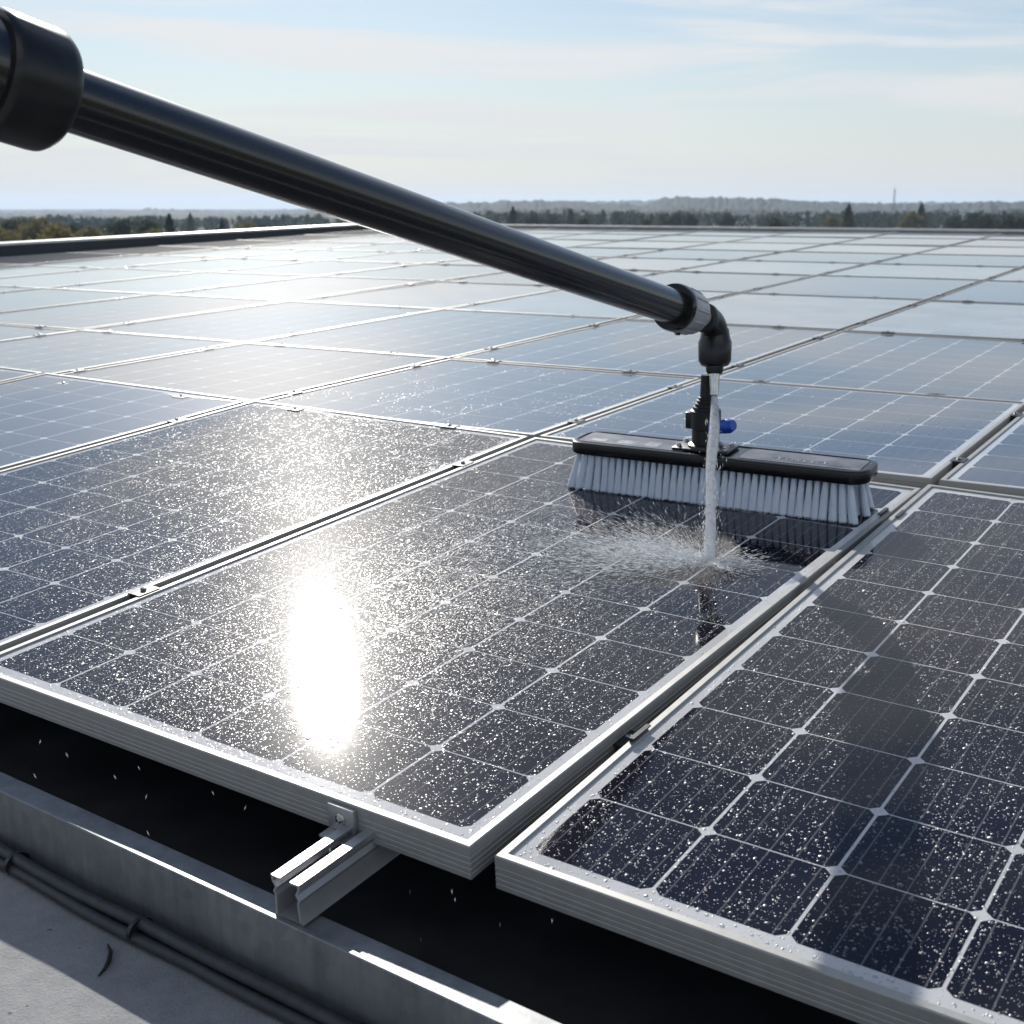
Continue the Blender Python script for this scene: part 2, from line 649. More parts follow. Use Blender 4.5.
def parapet(name, a, b, za, zb, inward, label, gap):
    """wall from a to b (metres, xy) with its top at za..zb"""
    root = empty(name, Matrix.Translation(a.lerp(b, 0.5) - Vector((0, 0, 0.4))))
    d = (b - a); d.z = 0
    d.normalize()
    n_ = Vector((-d.y, d.x, 0))
    if n_.dot(inward) < 0:
        n_ = -n_
    A = a.copy(); A.z = za
    B = b.copy(); B.z = zb

    def slab(mb, lo, hi, w0, w1):
        vs = []
        for P in (A, B):
            for w in (w0, w1):
                for z in (lo, hi):
                    vs.append(mb.bm.verts.new(P + n_ * w + Vector((0, 0, z))))
        for f in ((0, 1, 3, 2), (4, 6, 7, 5), (0, 4, 5, 1), (2, 3, 7, 6), (1, 5, 7, 3), (0, 2, 6, 4)):
            mb.bm.faces.new([vs[i] for i in f])
    m1 = MB(); slab(m1, -1.2, -0.022, -0.16, 0.0); m1.build('wall', M_PARA, root, True)
    m2 = MB(); slab(m2, -0.02, 0.0, -0.20, 0.028); m2.build('coping', M_COPING, root, True)
    tag(root, label, 'parapet')
    return root


# building body under the roof
M_WALL = simple('rendered_wall', (0.42, 0.41, 0.39), 0.8, vscale=2)
GZ = -8.6
bw = MB()
ring_top = [Vector((p.x, p.y, min(p.z, 0) - 0.05)) for p in (bl[0], bl[2], back_r, back_l)]
top = [bw.bm.verts.new((p.x, p.y, -0.06)) for p in ring_top]
bot = [bw.bm.verts.new((p.x, p.y, GZ)) for p in ring_top]
for i in range(4):
    j = (i + 1) % 4
    bw.bm.faces.new((bot[i], bot[j], top[j], top[i]))
body = bw.build('building_wall', M_WALL, sharp=0)
tag(body, 'rendered outer wall of the building under the panel roof', 'building')

# ------------------------------------------------------------------ solar panels
frame_cache = {}


def frame_mesh(depth):
    prof = [(0.0, 0.0), (0.0, 0.040), (0.003, 0.044), (0.003, 0.052), (0.0, 0.056), (0.0, 0.085), (0.003, 0.089), (0.003, 0.097), (0.0, 0.101),
            (0.0, 0.130), (0.003, 0.134), (0.003, 0.142), (0.0, 0.146), (0.0, 0.180), (0.003, 0.184), (0.003, 0.190), (0.0, 0.194), (0.0, FH + 0.012),
            (0.010, FH + 0.022), (0.068, FH + 0.022), (0.078, FH + 0.012), (0.078, FH - 0.02), (0.078, 0.03), (0.16, 0.03), (0.16, 0.0)]
    bm = bmesh.new()
    cols = []
    for (cx, cy, sx, sy) in ((0, 0, 1, 1), (PW, 0, -1, 1), (PW, depth, -1, -1), (0, depth, 1, -1)):
        cols.append([bm.verts.new(((cx + sx * o) * S, (cy + sy * o) * S, z * S)) for o, z in prof])
    n = len(prof)
    for k in range(4):
        a, b = cols[k], cols[(k + 1) % 4]
        for i in range(n):
            j = (i + 1) % n
            bm.faces.new((a[i], b[i], b[j], a[j]))
    bmesh.ops.recalc_face_normals(bm, faces=bm.faces[:])
    me = bpy.data.meshes.new('frame')
    bm.to_mesh(me)
    bm.free()
    me.materials.append(M_ALU)
    return me


def sheet_mesh(depth, n, m):
    """glass and cell laminate, top face at FH above the base"""
    bm = bmesh.new()
    e = 0.076
    lo = (e * S, e * S, (FH - 0.035) * S)
    hi = ((PW - e) * S, (depth - e) * S, FH * S)
    vs = [bm.verts.new((x, y, z)) for z in (lo[2], hi[2]) for y in (lo[1], hi[1]) for x in (lo[0], hi[0])]
    for qd in ((0, 2, 3, 1), (4, 5, 7, 6), (0, 1, 5, 4), (2, 6, 7, 3), (0, 4, 6, 2), (1, 3, 7, 5)):
        bm.faces.new([vs[i] for i in qd])
    u1 = bm.loops.layers.uv.new('cell')
    u2 = bm.loops.layers.uv.new('unit')
    mx = 0.17
    my = 0.205
    for f in bm.faces:
        for l in f.loops:
            x, y = l.vert.co.x / S, l.vert.co.y / S
            cu = (x - mx) / (PW - 2 * mx)
            cv = (y - my) / (depth - 2 * my)
            l[u1].uv = (cu * 6, cv * n)
            l[u2].uv = (cu, cv)
    me = bpy.data.meshes.new('cell_sheet')
    bm.to_mesh(me)
    bm.free()
    me.materials.append(m)
    return me


ORD = ['front', 'second', 'third', 'fourth', 'fifth', 'sixth', 'seventh', 'eighth', 'ninth', 'tenth']
NUM = ['', 'one column', 'two columns', 'three columns', 'four columns', 'five columns', 'six columns', 'seven columns', 'eight columns']


def where(row, col):
    r_ = 'front row' if row == 0 else ORD[row] + ' row from front'
    if col == 0:
        return r_, "in line behind the brush"
    side = 'left' if col < 0 else 'right'
    return r_, NUM[abs(col)] + ' ' + side + ' of the brush'


panels = {}


def visible(Mx, depth):
    pts = []
    for x in (0, 0.5, 1):
        for y in (0, 0.5, 1):
            p = project(Mx @ Vector((x * PW * S, y * depth * S, FH * S)))
            if p:
                pts.append(p)
    if not pts:
        return False
    xs = [p[0] for p in pts]
    ys = [p[1] for p in pts]
    return max(xs) > -8 and min(xs) < 1032 and max(ys) > 0 and min(ys) < 1030


def add_panel(Mx, fm, sm, label, row, col):
    root = empty('solar_panel', Mx)
    tag(root, label, 'solar panel', 'solar panels laid out in rows on the roof')
    for nm, me in (('frame', fm), ('cell_sheet', sm)):
        o = bpy.data.objects.new(nm, me)
        COL.objects.link(o)
        o.parent = root
    panels[(row, col)] = (root, Mx)
    return root


fm0, sm0, sm0_dry = frame_mesh(PD0), sheet_mesh(PD0, 11, M_CELL), sheet_mesh(PD0, 11, M_CELL_DRY)
front_lab = {0: 'wet front row panel carrying the brush, the water jet and the sun glare',
             1: 'right-hand wet front panel with dark cells and scattered bright drops',
             -1: 'front row panel left of the sun glare, covered in fine sparkling drops',
             -2: 'mostly dry front row panel cut by the left picture edge',
             -3: 'sliver of the outermost front row panel in the left picture corner'}
for c in (0, -1, -2, -3):
    o = oC + uC * (-0.19 + c * 6.45) + vC * -0.21 - nC * FH
    add_panel(M4(o, uC, vC, nC), fm0, sm0 if c > -2 else sm0_dry, front_lab[c], 0, c)
o = oR + uR * -0.19 + vR * -0.21 - nR * FH
add_panel(M4(o, uR, vR, nR), fm0, sm0, front_lab[1], 0, 1)

vstart = 0.0
row_geo = {0: (PD0,)}
jr = random.Random(3)
for r_, pitch in enumerate(ROWS, 1):
    depth = pitch - 0.09
    n = max(5, round((depth - 0.38) / 0.9))
    mtl = M_CELL_SKYPALE if r_ in (3, 5, 7) else (M_CELL_DRY if r_ < 3 else M_CELL_SKYBLUE)
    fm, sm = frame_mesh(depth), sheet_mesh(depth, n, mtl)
    row_geo[r_] = (depth, vstart)
    for c in range(-8, 3):
        oo = oB + uB * (c * WB + 0.052) + vB * (vstart + 0.05)
        tu = R(jr.uniform(-0.18, 0.18))
        tv = R(jr.uniform(-0.12, 0.12))
        uu = (uB + nB * tu).normalized()
        vv = (vB + nB * tv)
        vv = (vv - uu * uu.dot(vv)).normalized()
        nn = uu.cross(vv)
        Mx = M4(oo - nn * FH, uu, vv, nn)
        if not visible(Mx, depth):
            continue
        a, b_ = where(r_, c)
        kind = 'pale hazy' if mtl is M_CELL_SKYPALE else ('blue-grey' if r_ < 5 else 'distant bluish')
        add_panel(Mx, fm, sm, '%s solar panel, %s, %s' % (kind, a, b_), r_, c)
    vstart += pitch

# ------------------------------------------------------------------ clamps between the panels
def clamp_mesh(gap, detail):
    mb = MB()
    t = 0.014
    w = gap / 2
    L_ = 0.15
    zt = 0.018
    prof = [(-w - 0.03, zt), (-w - 0.03, zt + t), (-w + t, zt + t), (-w + t, -0.07), (w - t, -0.07), (w - t, zt + t),
            (w + 0.03, zt + t), (w + 0.03, zt), (w - 0.001, zt), (w - 0.001, -0.09), (-w + 0.001, -0.09), (-w + 0.001, zt)]
    if gap < 0.15:
        prof = [(-w - 0.04, 0.0235), (-w - 0.04, 0.034), (-w * 0.6, 0.038), (w * 0.6, 0.038), (w + 0.04, 0.034), (w + 0.04, 0.0235),
                (w - 0.004, 0.026), (w - 0.004, -0.09), (-w + 0.004, -0.09), (-w + 0.004, 0.026)]
    a = [mb.bm.verts.new((x * S, -L_ * S, z * S)) for x, z in prof]
    b = [mb.bm.verts.new((x * S, L_ * S, z * S)) for x, z in prof]
    for i in range(len(prof)):
        j = (i + 1) % len(prof)
        mb.bm.faces.new((a[i], a[j], b[j], b[i]))
    mb.bm.faces.new(a[::-1])
    mb.bm.faces.new(b)
    bmesh.ops.recalc_face_normals(mb.bm, faces=mb.bm.faces[:])
    me = bpy.data.meshes.new('clamp')
    mb.bm.to_mesh(me)
    mb.bm.free()
    me.materials.append(M_CLAMP)
    bb = MB()
    z0 = -0.07 if gap > 0.15 else 0.036
    bb.lathe((0, 0, z0 * S), (0, 0, 1), [(0, 0.035 * S), (0.03 * S, 0.035 * S), (0.034 * S, 0.02 * S), (0.02 * S, 0.018 * S)], 6, smooth=False)
    bmesh.ops.recalc_face_normals(bb.bm, faces=bb.bm.faces[:])
    mb2 = bpy.data.meshes.new('bolt')
    bb.bm.to_mesh(mb2)
    bb.bm.free()
    mb2.materials.append(M_CHROME)
    return me, mb2


cl_wide = clamp_mesh(0.21, True)
cl_thin = clamp_mesh(0.125, True)


def add_clamp(w, along, across, n, meshes, label):
    p = project(w)
    if not p or not (-6 < p[0] < 1030 and 200 < p[1] < 1030):
        return
    Mx = Matrix(((across.x, along.x, n.x, w.x), (across.y, along.y, n.y, w.y), (across.z, along.z, n.z, w.z), (0, 0, 0, 1)))
    root = empty('panel_clamp', Mx)
    tag(root, label, 'clamp', 'dark clamps on the seams between panels')
    for nm, me in (('clamp_body', meshes[0]), ('bolt', meshes[1])):
        o = bpy.data.objects.new(nm, me)
        COL.objects.link(o)
        o.parent = root


def pname(row, col):
    if row == 0:
        return {0: 'brushed front panel', 1: 'right-hand front panel', -1: 'sparkling front panel', -2: 'mostly dry front panel', -3: 'outermost front panel'}[col]
    c = "in brush column" if col == 0 else NUM[abs(col)] + (' left' if col < 0 else ' right')
    return '%s-row panel %s' % (ORD[row], c)


TOP = 0.022
for c, (o_, u_, v_, n_) in ((1, (None,) * 4),):
    pass
    for vv, e in ((1.95, 'near end'), (8.72, 'far end')):
        a = oC + uC * 6.13 + vC * vv
        b = oR + uR * -0.19 + vR * vv
        P = (a + b) / 2
        nn = (nC + nR).normalized()
        add_clamp(U(P + nn * 0.01), vC, uC, nn, cl_wide, 'black channel clamp sunk in the wide seam beside the brushed panel, ' + e)
for c in (0, -1):
    for vv, e in ((2.1, 'near end'), (8.2, 'far end')):
        P = oC + uC * (-0.255 + c * 6.45) + vC * vv
        add_clamp(U(P), vC, uC, nC, cl_thin, 'dark clamp on the left seam of the %s, %s' % (pname(0, c), e))
for r_ in range(1, 7):
    depth, v0 = row_geo[r_]
    for c in range(-7, 3):
        if (r_, c) not in panels:
            continue
        for fr, e in ((0.2, 'near end'), (0.8, 'far end')):
            P = oB + uB * (c * WB) + vB * (v0 + 0.05 + depth * fr)
            add_clamp(U(P), vB, uB, nB, cl_thin, 'small dark clamp, left seam of the %s, %s' % (pname(r_, c), e))
        for fr, e in ((0.19, 'left one'), (0.74, 'right one')):
            P = oB + uB * (c * WB + 0.05 + PW * fr) + vB * v0
            add_clamp(U(P), -uB, vB, nB, cl_thin, 'small dark clamp, front seam of the %s, %s' % (pname(r_, c), e))

# ------------------------------------------------------------------ mounting rail, end clamp, beam
rail_end = Vector((-1.655, 8.36, -4.762))
railM = M4(rail_end + Vector((0, 0, -0.345)), uC, (vC - Vector((0, 0, vC.z))).normalized(), Vector((0, 0, 1)))
railM = M4(rail_end - nC * 0.345, uC, vC, nC)
mb = MB()
rw, rh, th = 0.14, 0.345, 0.018
left = [(-rw, rh), (-rw, rh - 0.045), (-rw + 0.03, rh - 0.095), (-rw + 0.005, rh - 0.135), (-rw + 0.02, rh - 0.17), (-rw + 0.012, 0.05), (-rw + 0.0, 0.0)]
outer = left + [(-x, z) for x, z in left[::-1]]
inner_l = [(-0.05, rh), (-0.05, rh - th), (-rw + th, rh - th), (-rw + th, rh - 0.05), (-rw + 0.03 + th, rh - 0.095), (-rw + 0.005 + th, rh - 0.135),
           (-rw + 0.02 + th, rh - 0.17), (-rw + 0.012 + th, 0.05), (-rw + th + 0.01, th)]
prof = outer + inner_l_rev if False else left + [(-x, z) for x, z in left[::-1]] + [(-x, z) for x, z in inner_l] + inner_l[::-1]
Lr = 10.6
a = [mb.bm.verts.new((x * S, 0, z * S)) for x, z in prof]
b = [mb.bm.verts.new((x * S, Lr * S, z * S)) for x, z in prof]
for i in range(len(prof)):
    j = (i + 1) % len(prof)
    mb.bm.faces.new((a[i], a[j], b[j], b[i]))
mb.bm.faces.new(a[::-1])
mb.bm.faces.new(b)
rail = mb.build('mounting_rail', M_RAIL, sharp=20)
rail.matrix_basis = railM
tag(rail, 'slotted aluminium mounting rail poking out below the brushed panel', 'mounting rail')

# end clamp: L bracket standing on the rail against the frame
ecp = oC + uC * 4.90 + vC * -0.21 - nC * (FH + 0.002)
ecr = empty('end_clamp', M4(ecp, uC, vC, nC))
tag(ecr, 'shiny L shaped end clamp bolted between rail and panel frame', 'clamp')
mb = MB()
mb.box((-0.14 * S, -0.16 * S, 0.004 * S), (0.14 * S, -0.004 * S, 0.03 * S), 0.004 * S)
mb.box((-0.135 * S, -0.044 * S, 0.031 * S), (0.135 * S, -0.004 * S, 0.25 * S), 0.004 * S)
mb.build('bracket', M_RAIL, ecr)
mb = MB()
mb.lathe((0.0, -0.044 * S, 0.15 * S), (0, -1, 0), [(0, 0.048 * S), (0.012 * S, 0.048 * S), (0.016 * S, 0.042 * S)], 20)
mb.lathe((0.0, -0.056 * S, 0.15 * S), (0, -1, 0), [(0, 0.030 * S), (0.022 * S, 0.030 * S), (0.024 * S, 0.016 * S), (0.012 * S, 0.014 * S)], 6, smooth=False)
mb.build('bolt', M_CHROME, ecr)


def make_galv():
    m, nt, b, o = mat('galvanised_steel')
    vo = nt.nodes.new('ShaderNodeTexVoronoi')
    vo.inputs['Scale'].default_value = 60
    tcn = nt.nodes.new('ShaderNodeTexCoord')
    nt.links.new(tcn.outputs['Object'], vo.inputs['Vector'])
    n1 = noise(nt, 9, 6, 0.65)
    n2 = noise(nt, 1, 5, 0.6, stretch=(60, 60, 6))
    k = nmath(nt, 'ADD', nmath(nt, 'MULTIPLY', vo.outputs['Color'], 0.12), nmath(nt, 'ADD', nmath(nt, 'MULTIPLY', n1, 0.5), nmath(nt, 'MULTIPLY', n2, 0.38)))
    nt.links.new(ramp(nt, k, [(0.3, (0.15, 0.16, 0.17)), (0.52, (0.24, 0.25, 0.26)), (0.72, (0.34, 0.345, 0.35))]), b.inputs['Base Color'])
    b.inputs['Metallic'].default_value = 0.55
    nt.links.new(nmath(nt, 'MULTIPLY_ADD', n1, 0.3, 0.33), b.inputs['Roughness'])
    bump(nt, b, n1, 0.15, 0.003)
    return m


M_GALV = make_galv()
# beam: cold formed channel along the front, lip on its near edge
bA = Vector((-4.65, 10.63, -5.115))
bB = Vector((0.05, 7.16, -5.115))
bd = (bB - bA).normalized()
bn = Vector((-bd.y, bd.x, 0))
if bn.y > 0:
    bn = -bn                                  # towards the camera
bA2 = bA - bd * 3.0 + bn * 0.075
Lb = (bB - bA).length + 8.0
beamM = M4(bA2 + Vector((0, 0, -0.615)), bd, -bn, Vector((0, 0, 1)))
mb = MB()
t = 0.022
hgt = 0.612
prof = [(0.0, 0.0), (0.0, hgt + 0.012), (0.01, hgt + 0.02), (0.045, hgt + 0.02), (0.05, hgt - 0.004), (0.26, hgt - 0.004), (0.26, hgt - 0.10), (0.26 - t, hgt - 0.10),
        (0.26 - t, hgt - t - 0.006), (t, hgt - t - 0.006), (t, t), (0.26, t), (0.26, 0.0)]
a = [mb.bm.verts.new((0, y * S, z * S)) for y, z in prof]
b = [mb.bm.verts.new((Lb * S, y * S, z * S)) for y, z in prof]
for i in range(len(prof)):
    j = (i + 1) % len(prof)
    mb.bm.faces.new((a[i], a[j], b[j], b[i]))
mb.bm.faces.new(a[::-1])
mb.bm.faces.new(b)
beam = mb.build('support_beam', M_GALV, sharp=25)
beam.matrix_basis = beamM
tag(beam, 'galvanised steel channel beam lying on the roof under the panel edge', 'beam')

# cables along the foot of the beam
cab = empty('cable_bundle', Matrix.Translation(U(bA + Vector((0, 0, -0.61)))))
tag(cab, 'bundle of black cables lying along the foot of the steel beam', 'cables')
base0 = bA2 + Vector((0, 0, -0.612))
cpaths = []
for k, (off, hz, ph) in enumerate(((0.055, 0.053, 0.0), (0.165, 0.053, 0.5), (0.105, 0.143, 1.1))):
    pts = []
    for i in range(120):
        s_ = i / 119 * Lb
        w = 0.022 * math.sin(s_ * 0.9 + ph) + 0.012 * math.sin(s_ * 2.1 + 2 * ph)
        bow = 0.03 * math.exp(-((s_ - 5.9) / 1.7) ** 2)
        zz_ = hz + 0.008 * math.sin(s_ * 1.7 + ph * 3)
        pts.append(U(base0 + bd * s_ + bn * (off + abs(w) + bow * (0.6 + 0.4 * k / 2)) + Vector((0, 0, max(0.053, zz_)))))
    cpaths.append(pts)
    MB().tube(pts, 0.052 * S, 12).build('cable', M_CABLE, cab, True)
for s_ in (3.55, 5.35, 7.6):
    i = int(s_ / Lb * 119)
    c_ = (cpaths[0][i] + cpaths[1][i] + cpaths[2][i]) / 3
    mb = MB()
    d_ = Vector(bd)
    r0 = []
    for dd in (-0.02, 0.02):
        r0.append(mb.ring(c_ + d_ * dd * S + Vector((0, 0, 0.001)), d_, 0.120 * S, 20, squash=0.86))
    mb.skin(r0)
    mb.build('cable_tie', M_BLACK, cab, True)

# a twig on the roof
tw = MB()
P0 = []
for x, y in ((99, 979), (105, 972), (109, 964), (111, 955), (108, 947)):
    cx, cy = (x - 512) / F, (y - 512) / F
    c_, s_ = math.cos(PITCH), math.sin(PITCH)
    d = HC / (s_ + cy * c_)
    p = pix(x, y, d)
    p.z = 0.004
    P0.append(p)
tw.tube(P0, [0.0012, 0.0022, 0.003, 0.0025, 0.001], 8)
twig = tw.build('twig', simple('dry_twig', (0.02, 0.017, 0.014), 0.8))
tag(twig, 'small dark curved twig lying on the grey roof', 'twig')

# ------------------------------------------------------------------ the water fed brush
BA = oC + uC * 1.80 + vC * 7.92
BB_ = oC + uC * 5.98 + vC * 8.20
bx = (BB_ - BA).normalized()
by = nC.cross(bx).normalized()
bmid = (BA + BB_) / 2 + by * 0.40
brM = M4(bmid, bx, by, nC)
brush = empty('water_fed_brush', brM)
tag(brush, 'long black pole with a wide white-bristled brush cleaning the wet panel', 'cleaning brush')
HB, HK = 0.50, 0.175                     # bristle height, block height
LB2, DB2 = 2.11, 0.37                    # half length, half depth of the block


def stadium(hx, hy, r, n=8):
    out = []
    for (cx, cy, a0) in ((hx - r, hy - r, 0), (-hx + r, hy - r, 90), (-hx + r, -hy + r, 180), (hx - r, -hy + r, 270)):
        for i in range(n + 1):
            t_ = R(a0 + 90 * i / n)
            out.append((cx + r * math.cos(t_), cy + r * math.sin(t_)))
    return out


def loft(mb, layers, smooth=True):
    rings = [[mb.bm.verts.new((x * S, y * S, z * S)) for x, y in pts] for pts, z in layers]
    mb.skin(rings, True, smooth)


mb = MB()
z0 = HB
loft(mb, [(stadium(LB2 - 0.05, DB2 - 0.05, 0.20), z0 - 0.01), (stadium(LB2 - 0.01, DB2 - 0.01, 0.23), z0 + 0.005), (stadium(LB2, DB2, 0.24), z0 + 0.03),
          (stadium(LB2, DB2, 0.24), z0 + HK - 0.03), (stadium(LB2 - 0.01, DB2 - 0.01, 0.235), z0 + HK - 0.006), (stadium(LB2 - 0.03, DB2 - 0.03, 0.22), z0 + HK),
          (stadium(LB2 - 0.075, DB2 - 0.075, 0.18), z0 + HK), (stadium(LB2 - 0.085, DB2 - 0.085, 0.17), z0 + HK - 0.012)])
block = mb.build('brush_block', M_BLACKSHINE, brush, sharp=40)
# worn label plates on both halves of the top, with unreadable pale marks
for sx in (-1, 1):
    mb = MB()
    pts = stadium(0.80, DB2 - 0.12, 0.05, 4)
    rings = [[mb.bm.verts.new(((x + sx * 1.19) * S, y * S, (z0 + HK - 0.012 + dz) * S)) for x, y in pts] for dz in (0.0, 0.008)]
    mb.skin(rings, True, False)
    mb.build('label_plate', M_LABEL, block)
mb = MB()
jr2 = random.Random(5)
xx = 0.80
zl = (z0 + HK - 0.003) * S
pts = []
for i in range(46):
    pts.append(Vector(((xx + i * 0.0165) * S, (-0.06 + 0.05 * math.sin(i * 1.9 + math.sin(i * 0.7) * 1.3) * jr2.uniform(0.4, 1.0)) * S, zl)))
mb.tube(pts, 0.0075 * S, 5)
mb.tube([Vector((0.98 * S, -0.155 * S, zl)), Vector((1.85 * S, -0.155 * S, zl))], 0.006 * S, 5)
mb.build('script_marking', M_PRINT, block)
mb = MB()
for i in range(3):
    x0 = -1.85 + i * 0.42
    mb.box((x0 * S, -0.18 * S, (z0 + HK - 0.006) * S), ((x0 + jr2.uniform(0.2, 0.36)) * S, (-0.05 + 0.05 * i) * S, (z0 + HK - 0.002) * S))
mb.build('worn_sticker', M_STICK, block)

# bristles: five rows of flared tufts made of strands
vs, fs = [], []
jr3 = random.Random(9)
NT = 38
for row in range(3):
    yy = -0.27 + row * 0.27
    for i in range(NT):
        fx = (i + 0.5 * (row % 2) * 0.9 + 0.25) / NT * 2 - 1
        x0 = fx * (LB2 - 0.14)
        lean_x = 0.0
        if abs(fx) > 0.80:
            lean_x = math.copysign((abs(fx) - 0.80) / 0.2 * 0.11, fx)
        lean_y = (row - 1) * 0.09
        b0 = len(vs)
        nseg = 9
        for (fz, rad) in ((0.0, 0.034), (0.45, 0.047), (0.96, 0.060)):
            for q_ in range(nseg):
                an = 6.2832 * q_ / nseg
                rj = rad * (1 + 0.16 * jr3.uniform(-1, 1))
                vs.append(((x0 + lean_x * fz + rj * math.cos(an)) * S, (yy + lean_y * fz + rj * math.sin(an)) * S, (HB + 0.01) * (1 - fz) * S + 0.001))
        for l_ in range(2):
            for q_ in range(nseg):
                j_ = (q_ + 1) % nseg
                fs.extend((b0 + l_ * nseg + q_, b0 + l_ * nseg + j_, b0 + (l_ + 1) * nseg + j_, b0 + (l_ + 1) * nseg + q_))
        for k in range(44):
            a_ = jr3.uniform(0, 6.283)
            rr = math.sqrt(jr3.random())
            tx, ty = 0.026 * rr * math.cos(a_), 0.026 * rr * math.sin(a_)
            bx_, by_ = 0.054 * rr * math.cos(a_), 0.05 * rr * math.sin(a_)
            ln = 0.012 * jr3.random()
            p0 = Vector((x0 + tx, yy + ty, HB + 0.01))
            p2 = Vector((x0 + bx_ + lean_x + jr3.uniform(-.006, .006), yy + by_ + lean_y + jr3.uniform(-.006, .006), ln))
            p1 = p0.lerp(p2, 0.55) - Vector((lean_x * 0.12, lean_y * 0.12, 0))
            b0 = len(vs)
            for p, r_ in ((p0, 0.009), (p1, 0.0105), (p2, 0.0075)):
                for q_ in range(3):
                    an = 2.094 * q_ + a_
                    vs.append(((p.x + r_ * math.cos(an)) * S, (p.y + r_ * math.sin(an)) * S, p.z * S))
            for l_ in range(2):
                for q_ in range(3):
                    j_ = (q_ + 1) % 3
                    fs.extend((b0 + l_ * 3 + q_, b0 + l_ * 3 + j_, b0 + l_ * 3 + 3 + j_, b0 + l_ * 3 + 3 + q_))
br_o = np_mesh('bristles', np.array(vs), np.array(fs), np.full(len(fs) // 4, 4), M_BRISTLE, True)
br_o.parent = brush

# bracket on the block
ZT = HB + HK
cx0 = -0.17
mb = MB()
mb.box(((cx0 - 0.40) * S, -0.22 * S, (ZT - 0.004) * S), ((cx0 + 0.40) * S, 0.22 * S, (ZT + 0.035) * S), 0.012 * S)
BP = [(0, 0.24), (0.04, 0.23), (0.06, 0.185), (0.25, 0.185), (0.26, 0.205), (0.50, 0.205), (0.52, 0.175), (0.555, 0.175), (0.56, 0.145), (0.60, 0.145),
      (0.605, 0.12), (0.64, 0.12), (0.645, 0.10), (0.68, 0.10), (0.685, 0.08), (0.98, 0.065)]
mb.lathe((cx0 * S, 0, (ZT + 0.03) * S), (0, 0, 1), [(a_ * S, b_ * S) for a_, b_ in BP], 28)
mb.box(((cx0 - 0.26) * S, -0.09 * S, (ZT + 0.27) * S), ((cx0 - 0.10) * S, 0.09 * S, (ZT + 0.50) * S), 0.02 * S)
bracket = mb.build('bracket', M_BLACK, brush, sharp=30)
for sx in (-0.33, 0.33):
    for sy in (-0.13, 0.13):
        mb = MB()
        mb.lathe(((cx0 + sx) * S, sy * S, (ZT + 0.035) * S), (0, 0, 1), [(0, 0.035 * S), (0.03 * S, 0.033 * S), (0.04 * S, 0.02 * S)], 8)
        mb.build('bolt', M_CHROME, bracket)
mb = MB()
kz = ZT + 0.33
mb.tube([Vector(((cx0 + 0.14) * S, -0.10 * S, kz * S)), Vector(((cx0 + 0.24) * S, -0.13 * S, (kz + 0.01) * S)), Vector(((cx0 + 0.33) * S, -0.15 * S, (kz + 0.03) * S))],
        [0.10 * S, 0.09 * S, 0.065 * S], 16)
mb.lathe(((cx0 + 0.30) * S, -0.14 * S, (kz + 0.03) * S), (0.9, -0.25, 0.25), [(0, 0.06 * S), (0.02 * S, 0.095 * S), (0.11 * S, 0.10 * S), (0.18 * S, 0.07 * S)], 18)
mb.build('valve_knob', M_BLUE, bracket)

# elbow, nozzle, collars and pole in world space
brc = brM @ Vector((cx0 * S, 0, (ZT + 0.75) * S))
dep = project(brc)[2]
up = Vector((0, 0, 1))
nz0 = pix(714.5, 395, dep * 0.985)
nz1 = pix(714.5, 374, dep * 0.985)
el0 = pix(714.5, 372, dep * 0.985)
el1 = pix(715, 339, dep * 0.985)
pole_r = 0.5 * 33.5 / F * dep * 0.985
P_end = pix(690, 312.5, dep * 0.975)
P_75 = pix(75, 101, dep * 0.975 * 0.535)
pd = (P_75 - P_end).normalized()
elb = el1 + Vector((0, 0, 0.028))
mb = MB()
mb.lathe(nz0, nz1 - nz0, [(0, 0.0085), (0.012, 0.0088), (0.03, 0.0100), ((nz1 - nz0).length, 0.0108), ((nz1 - nz0).length + 0.01, 0.0108)], 20)
nozzle = mb.build('nozzle', M_CHROME, brush, True)
mb = MB()
dz = (el1 - el0)
mb.lathe(el0, dz, [(-0.004, 0.014), (0.0, 0.0165), (0.010, 0.0175), (0.013, 0.0265), (0.022, 0.0320), (0.058, 0.0330), (0.066, 0.0300), (0.085, 0.0265), (dz.length, 0.0265)], 28)
path, rr = [], []
for i in range(9):
    t_ = i / 8 * math.pi / 2
    # bend from straight up to along the pole axis
    a_ = el1 + Vector((0, 0, 0.0)) 
    q0, q1, q2 = el1 - Vector((0, 0, 0.004)), el1 + Vector((0, 0, 0.034)), el1 + Vector((0, 0, 0.034)) + pd * 0.042
    s_ = i / 8
    path.append(q0 * (1 - s_) ** 2 + q1 * 2 * s_ * (1 - s_) + q2 * s_ ** 2)
    rr.append(0.0265 - 0.001 * s_)
mb.tube(path, rr, 24, up=(0.3, 0.9, 0.1))
q2 = path[-1]
mb.lathe(q2 - pd * 0.004, pd, [(0, 0.027), (0.004, 0.0285), (0.014, 0.0285), (0.018, 0.022)], 28)
elbow = mb.build('elbow_joint', M_BLACK, brush, True, 40)
